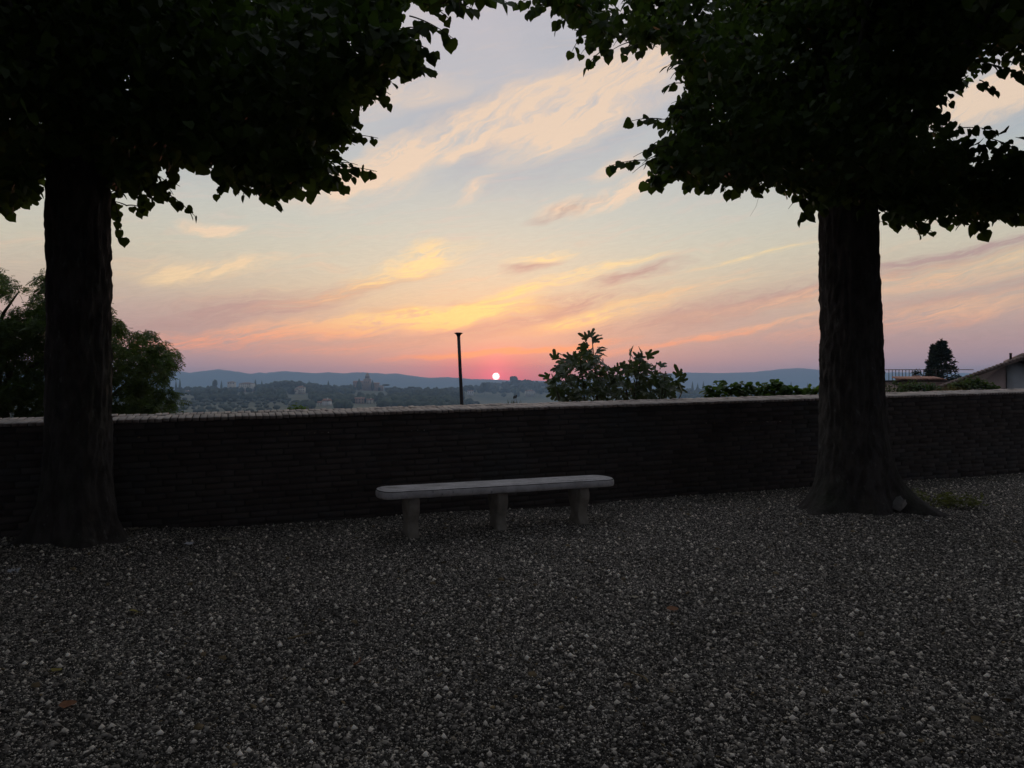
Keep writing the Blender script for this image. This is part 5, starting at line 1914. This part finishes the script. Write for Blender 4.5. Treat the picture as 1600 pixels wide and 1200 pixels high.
def far_hillside():
    rg = np.random.default_rng(55)
    ns = lambda x, y, s, k: float(vnoise(np.array([[x / s, y / s, k]]))[0])
    # dense woods
    wood('hill_wood', 'dense dark wood covering the far hillside behind the villas', 'far_leaf',
         sample(620, (180, 745), (900, 1330), rg, lambda px, r, x, y: ns(x, y, 70, 1.5) > 0.36), rg)
    wood('valley_wood', 'dark wood on the lower slope below the church', 'far_leaf',
         sample(560, (455, 800), (520, 900), rg, lambda px, r, x, y: ns(x, y, 60, 2.5) > 0.40), rg, (3, 5), (6, 9))
    wood('sunset_wood', 'hazy wood on the hill under the setting sun', 'far_leaf',
         sample(620, (700, 1080), (1450, 1980), rg, lambda px, r, x, y: ns(x, y, 80, 3.5) > 0.40), rg, (4, 7), (8, 13))
    wood('ridge_wood', 'hazy blue wood along the ridge beyond the vine', 'far_leaf',
         sample(760, (1050, 1640), (1250, 1720), rg, lambda px, r, x, y: ns(x, y, 70, 4.5) > 0.30), rg, (4, 6.5), (9, 15))
    wood('field_hedge', 'dark line of hedge trees above the olive grove', 'far_leaf',
         sample(150, (230, 470), (830, 900), rg), rg, (3, 4.5), (6, 8))

    # wooded knoll left of the church and the round oak by the sun
    sp = []
    for i in range(120):
        px = rg.uniform(400, 495)
        r = 1230 + rg.uniform(-40, 40)
        y = r
        x = (px - 800) / F * y
        sp.append((x, y, float(land(x, y)) + 6.5 * math.exp(-((px - 448) / 32) ** 2)))
    wood('knoll_wood', 'rounded dark wood on the knoll between villa and church', 'far_leaf', sp, rg, (4, 6), (9, 12))

    # single trees one can tell apart
    def lone(name, label, px, ytop, d, wpx, kind, group=None, base=None):
        x, y = (px - 800) / F * d, d
        gz = float(land(x, y))
        top = EYE + (HZ - ytop) / F * d
        H = max(top - gz, 4.0)
        root = thing(name, (x, y, gz), label, 'tree', group)
        w = wpx / F * d / 2
        MB().tube([(x, y, gz - 1), (x, y, gz + H * (0.7 if kind == 'pine' else 0.4))], [0.5, 0.35], 6).build('trunk', M['bark'], root)
        V, T, n = [], [], 0
        if kind == 'cypress':
            v, t = icos(3, px * 0.1, 1.0, 0.25)
            zz = np.clip((v[:, 2] - v[:, 2].min()) / (v[:, 2].max() - v[:, 2].min()), 0, 1)
            f = np.clip(1.25 * (1 - zz) ** 0.7, 0.05, 1) * 1.1
            v = np.stack([v[:, 0] * f * w, v[:, 1] * f * w, zz * H], -1) + np.array([x, y, gz + 0.3])
            V, T = [v], [t]
        elif kind == 'pine':
            for k in range(6):
                v, t = icos(2, px + k, 1.0)
                v = v * np.array([w * 0.6, w * 0.6, H * 0.13]) + np.array([x + rg.uniform(-w, w) * 0.6, y + rg.uniform(-w, w) * 0.6, gz + H * 0.86])
                V.append(v)
                T.append(t + n)
                n += len(v)
        else:
            for k in range(7):
                v, t = icos(2, px + k, 1.0)
                v = v * np.array([w * 0.55, w * 0.55, H * 0.26]) + np.array([x + rg.uniform(-w, w) * 0.55, y + rg.uniform(-w, w) * 0.5, gz + H * rg.uniform(0.45, 0.78)])
                V.append(v)
                T.append(t + n)
                n += len(v)
        link('crown', mesh_np('crown', np.concatenate(V), np.concatenate(T)), M['far_leaf'], root)

    for px, yt, d, w, lb in ((281, 590, 1180, 3.2, 'taller thin cypress rising above the low white farm building'), (275, 593, 1180, 3, 'shorter thin cypress beside the low white farm building'),
                             (399, 592, 1240, 4.5, 'pointed cypress just past the end of the long cream villa'), (409, 594, 1240, 3.4, 'slim cypress at the foot of the wooded knoll'),
                             (346, 594, 1240, 3.4, 'slim cypress beside the round-headed tree above the wood'), (513, 594, 1290, 3.2, 'lone thin cypress on the skyline midway between knoll and church'),
                             (483, 594, 1290, 4, 'thin cypress at the church side of the wooded knoll'), (552, 600, 1285, 4, 'low thin cypress against the end of the church nave')):
        lone('cypress_tree', lb, px, yt, d, w, 'cypress')
    lone('cypress_tree', 'stout dark cypress in front of the church body', 561, 591, 1270, 9, 'cypress')
    lone('cypress_tree', 'dark cypress beside the foot of the church tower', 582, 593, 1275, 5.5, 'cypress')
    lone('oak_tree', 'round-headed tree standing above the wood near the long villa', 336, 591, 1240, 7, 'oak')
    lone('umbrella_pine', 'flat-topped pine right beside the church', 601, 600, 1290, 14, 'pine')
    lone('umbrella_pine', 'flat-topped pine on the skyline left of the lamp post', 642, 604, 1200, 12, 'pine')
    lone('oak_tree', 'broad round tree on the skyline just below the setting sun', 757, 597, 1500, 17, 'oak')
    lone('oak_tree', 'broad tree crowning the hill right of the setting sun', 801, 588, 1850, 15, 'oak')
    lone('oak_tree', 'dark tree on the skyline behind the lamp post', 731, 600, 1480, 18, 'oak')
    for px, yt, w, lb in ((843, 598, 6, 'broad dark cypress beside the many-windowed villa'), (836, 600, 4, 'slim cypress between the broad cypress and the many-windowed villa')):
        lone('cypress_tree', lb, px, yt, 1600, w, 'cypress')
    rr = np.random.default_rng(3)
    for px in (1082, 1090, 1099, 1124, 1131, 1150, 1176, 1204, 1236, 1262):
        lone('poplar_tree', 'narrow hazy tree standing out of the ridge wood', px, rr.uniform(594, 599), 1500, rr.uniform(3.5, 5), 'cypress', 'narrow trees on the hazy ridge')

    # olive grove: one olive, then copies
    v1, t1 = icos(2, 8, 0.8, 0.5)
    crown_me = mesh_np('crown', v1 * np.array([2.3, 2.3, 1.9]) + np.array([0, 0, 2.7]), t1)
    crown_me.materials.append(M['olive_leaf'])
    mbt = MB().tube([(0, 0, -0.4), (0.1, 0, 0.9), (0.0, 0.1, 1.8)], [0.28, 0.2, 0.15], 7)
    trunk_me = mbt.mesh('trunk', True)
    trunk_me.materials.append(M['bark'])
    n = 0
    for i in range(9):
        for j in range(16):
            r = 545 + i * 34 + rg.normal(0, 5)
            px = 268 + j * 12.5 + (i % 2) * 6 + rg.normal(0, 2.5) - i * 1.5
            if rg.random() < 0.25 or px > 462:
                continue
            y = r
            x = (px - 800) / F * y
            root = thing('olive_tree', (x, y, float(land(x, y))), 'small round olive tree in the far grove on the hillside', 'tree', 'olive trees in the far grove')
            s = rg.uniform(0.75, 1.3)
            a = rg.uniform(0, 6.28)
            for nm, me in (('crown', crown_me), ('trunk', trunk_me)):
                o = bpy.data.objects.new(nm, me)
                COL.objects.link(o)
                o.parent = root
                o.scale = (s, s, s)
                o.rotation_euler = (0, 0, a)
            n += 1

    # villas
    def villa(label, px, ybase, wpx, hpx, d, rz, m, wins=4, floors=2, roof='hip', name='villa', deep=0.7):
        x, y = (px - 800) / F * d, d
        zb = EYE + (HZ - ybase) / F * d
        gz = min(float(land(x, y)) - 1, zb)
        w, h = wpx / F * d, hpx / F * d
        dep = w * deep
        root = thing(name, (x, y, gz), label, 'house')
        R = Matrix.Translation((x, y, 0)) @ Matrix.Rotation(rz, 4, 'Z')
        def put(mb, nm, mm, par=root):
            o = mb.build(nm, mm, par)
            o.matrix_basis = R
            return o
        hw = h * 0.76
        put(MB().box((0, 0, (gz + zb + hw) / 2), (w, dep, zb + hw - gz)), 'wall', M[m])
        e = 0.6
        zt = zb + hw
        rh = h * 0.24
        if roof == 'hip':
            k = min(w, dep) / 2 + e
            v = [(-w / 2 - e, -dep / 2 - e, zt), (w / 2 + e, -dep / 2 - e, zt), (w / 2 + e, dep / 2 + e, zt), (-w / 2 - e, dep / 2 + e, zt), (-max(w / 2 - k, 0.1), 0, zt + rh), (max(w / 2 - k, 0.1), 0, zt + rh)]
        else:
            v = [(-w / 2 - e, -dep / 2 - e, zt), (w / 2 + e, -dep / 2 - e, zt), (w / 2 + e, dep / 2 + e, zt), (-w / 2 - e, dep / 2 + e, zt), (-w / 2 - e, 0, zt + rh), (w / 2 + e, 0, zt + rh)]
        rf = MB().add(v, t=[[1, 2, 5], [3, 0, 4]], q=[[0, 1, 5, 4], [2, 3, 4, 5], [3, 2, 1, 0]])
        ro = put(rf, 'roof', M['terracotta'])
        put(MB().box((w * 0.2, 0, zt + rh), (0.9, 0.9, 1.8)), 'chimney', M[m], ro).matrix_basis = R
        for f in range(floors):
            for i in range(wins):
                wx = -w / 2 + (i + 0.5) * w / wins
                wz = zb + hw * (f + 0.55) / floors
                put(MB().box((wx, -dep / 2, wz), (w / wins * 0.34, 0.24, hw / floors * 0.5)), 'window', M['dark_window'])
        return root

    villa('low white farm building at the edge of the far wood', 290, 617, 20, 6.5, 1050, 0.1, 'plaster_white', 5, 1, 'gable', 'farmhouse', 0.4)
    villa('long cream villa on the wooded skyline', 386, 605, 20, 7.5, 1190, -0.15, 'plaster', 6, 2)
    villa('smaller roof wing left of the long cream villa', 362, 601, 11, 5, 1200, 0.1, 'plaster', 3, 1)
    villa('cream villa with stepped hip roof on the wooded slope', 470, 612, 13, 9, 1040, 0.1, 'plaster', 4, 2)
    villa('low wing built onto the cream stepped villa', 459, 614, 12, 6, 1030, 0.1, 'plaster', 3, 1, 'gable')
    villa('pale house with white gable end low among the trees', 511, 636, 12, 13, 700, -0.5, 'plaster_white', 3, 3, 'gable')
    villa('flat-fronted wing beside the white gabled house', 502, 636, 10, 9, 705, -0.1, 'plaster', 3, 2, 'gable')
    villa('reddish old house below the church', 562, 630, 14, 9, 760, 0.2, 'church_brick', 3, 2, 'gable')
    villa('small tan house right of the reddish old house', 578, 631, 9, 8, 770, -0.2, 'plaster', 2, 2, 'gable')
    villa('small white cottage on the slope right of the lamp post', 735, 615.5, 9, 5.5, 1380, 0.1, 'plaster_white', 3, 1, 'gable')
    villa('pale many-windowed villa on the hill right of the sun', 828, 617, 15, 8, 1480, 0.1, 'plaster', 6, 3)

    # church with tower
    d = 1300.0
    k = d / F
    def cx(px): return (px - 800) * k
    def cz(py): return EYE + (HZ - py) * k
    gz = float(land(cx(574), d)) - 2
    ch = thing('church', (cx(574), d, gz), 'brick church with square tower and domed belfry on the far hill', 'church')
    def bx(nm, p0, p1, yt, yb, dy, dep, m, par=ch):
        z0 = gz if yb is None else cz(yb)
        return MB().box(((cx(p0) + cx(p1)) / 2, d + dy, (z0 + cz(yt)) / 2), (cx(p1) - cx(p0), dep, cz(yt) - z0)).build(nm, M[m], par)
    bx('nave', 552, 572, 597.5, None, 6, 16, 'church_brick')
    bx('side_chapel', 577, 591, 599.5, None, 5, 13, 'church_brick')
    bx('apse', 588, 598, 602, None, 6, 10, 'church_brick')
    z = cz(597.5)
    MB().prism([(cx(551.5), d - 3, z + 0.02), (cx(551.5), d + 15, z + 0.02), (cx(551.5), d + 6, z + 3.0)], (cx(572) - cx(551.5), 0, 0)).build('roof', M['terracotta'], ch)
    z = cz(599.5)
    MB().prism([(cx(577), d - 2.5, z + 0.02), (cx(577), d + 12.5, z + 0.02), (cx(577), d + 5, z + 2.2)], (cx(592) - cx(577), 0, 0)).build('roof', M['terracotta'], ch)
    tw = bx('tower', 569, 579, 592.3, None, 0, 11.5, 'church_brick')
    MB().box((cx(574), d, cz(592)), (12.6, 12.4, 0.8)).build('cornice', M['plaster'], tw)
    bf = bx('belfry', 571, 577, 587, 592, 0, 7, 'church_brick')
    for s in (-1, 0, 1):
        MB().box((cx(574) + s * 2.1, d - 3.52, cz(589.7)), (0.9, 0.2, 3.4)).build('bell_opening', M['dark_window'], bf)
    MB().box((cx(574), d, cz(587)), (8.2, 8.0, 0.6)).build('cornice', M['plaster'], bf)
    ctr = (cx(574), d)
    zs = [587, 586, 585, 584.2, 583.6, 583.2, 581.2]
    rs = [3.0, 3.0, 2.8, 2.2, 1.2, 0.5, 0.12]
    MB().tube([(ctr[0], ctr[1], cz(zz)) for zz in zs], rs, 10).build('dome', M['church_brick'], ch, True)
    for s in (-1, 0, 1):
        MB().box((cx(574) + s * 3.4, d - 5.8, cz(597)), (1.0, 0.2, 2.8)).build('window', M['dark_window'], ch)
    for i in range(4):
        MB().box((cx(554.5 + i * 4), d - 2.0, cz(602)), (1.0, 0.25, 3.0)).build('window', M['dark_window'], ch)


far_hillside()

# ------------------------------------------------------------------ haze
def haze():
    mb = MB()
    mb.box((0, 1500, 24), (15000, 9400, 236))
    o = mb.build('haze', None)
    m = bpy.data.materials.new('haze')
    m.use_nodes = True
    w = NT(m.node_tree)
    w.n.remove(w.n['Principled BSDF'])
    pv = w.new('ShaderNodeVolumePrincipled')
    pv.inputs['Color'].default_value = (0.47, 0.71, 1.0, 1)
    pv.inputs['Density'].default_value = 2.9e-4
    pv.inputs['Anisotropy'].default_value = 0.4
    pv.inputs['Density Attribute'].default_value = ''
    w.l.new(pv.outputs[0], w.n['Material Output'].inputs['Volume'])
    try:
        m.cycles.homogeneous_volume = True
    except Exception:
        pass
    o.data.materials.append(m)
    o['kind'] = 'stuff'
    o['label'] = 'thin blue evening haze over the valley'
    o['category'] = 'haze'


haze()
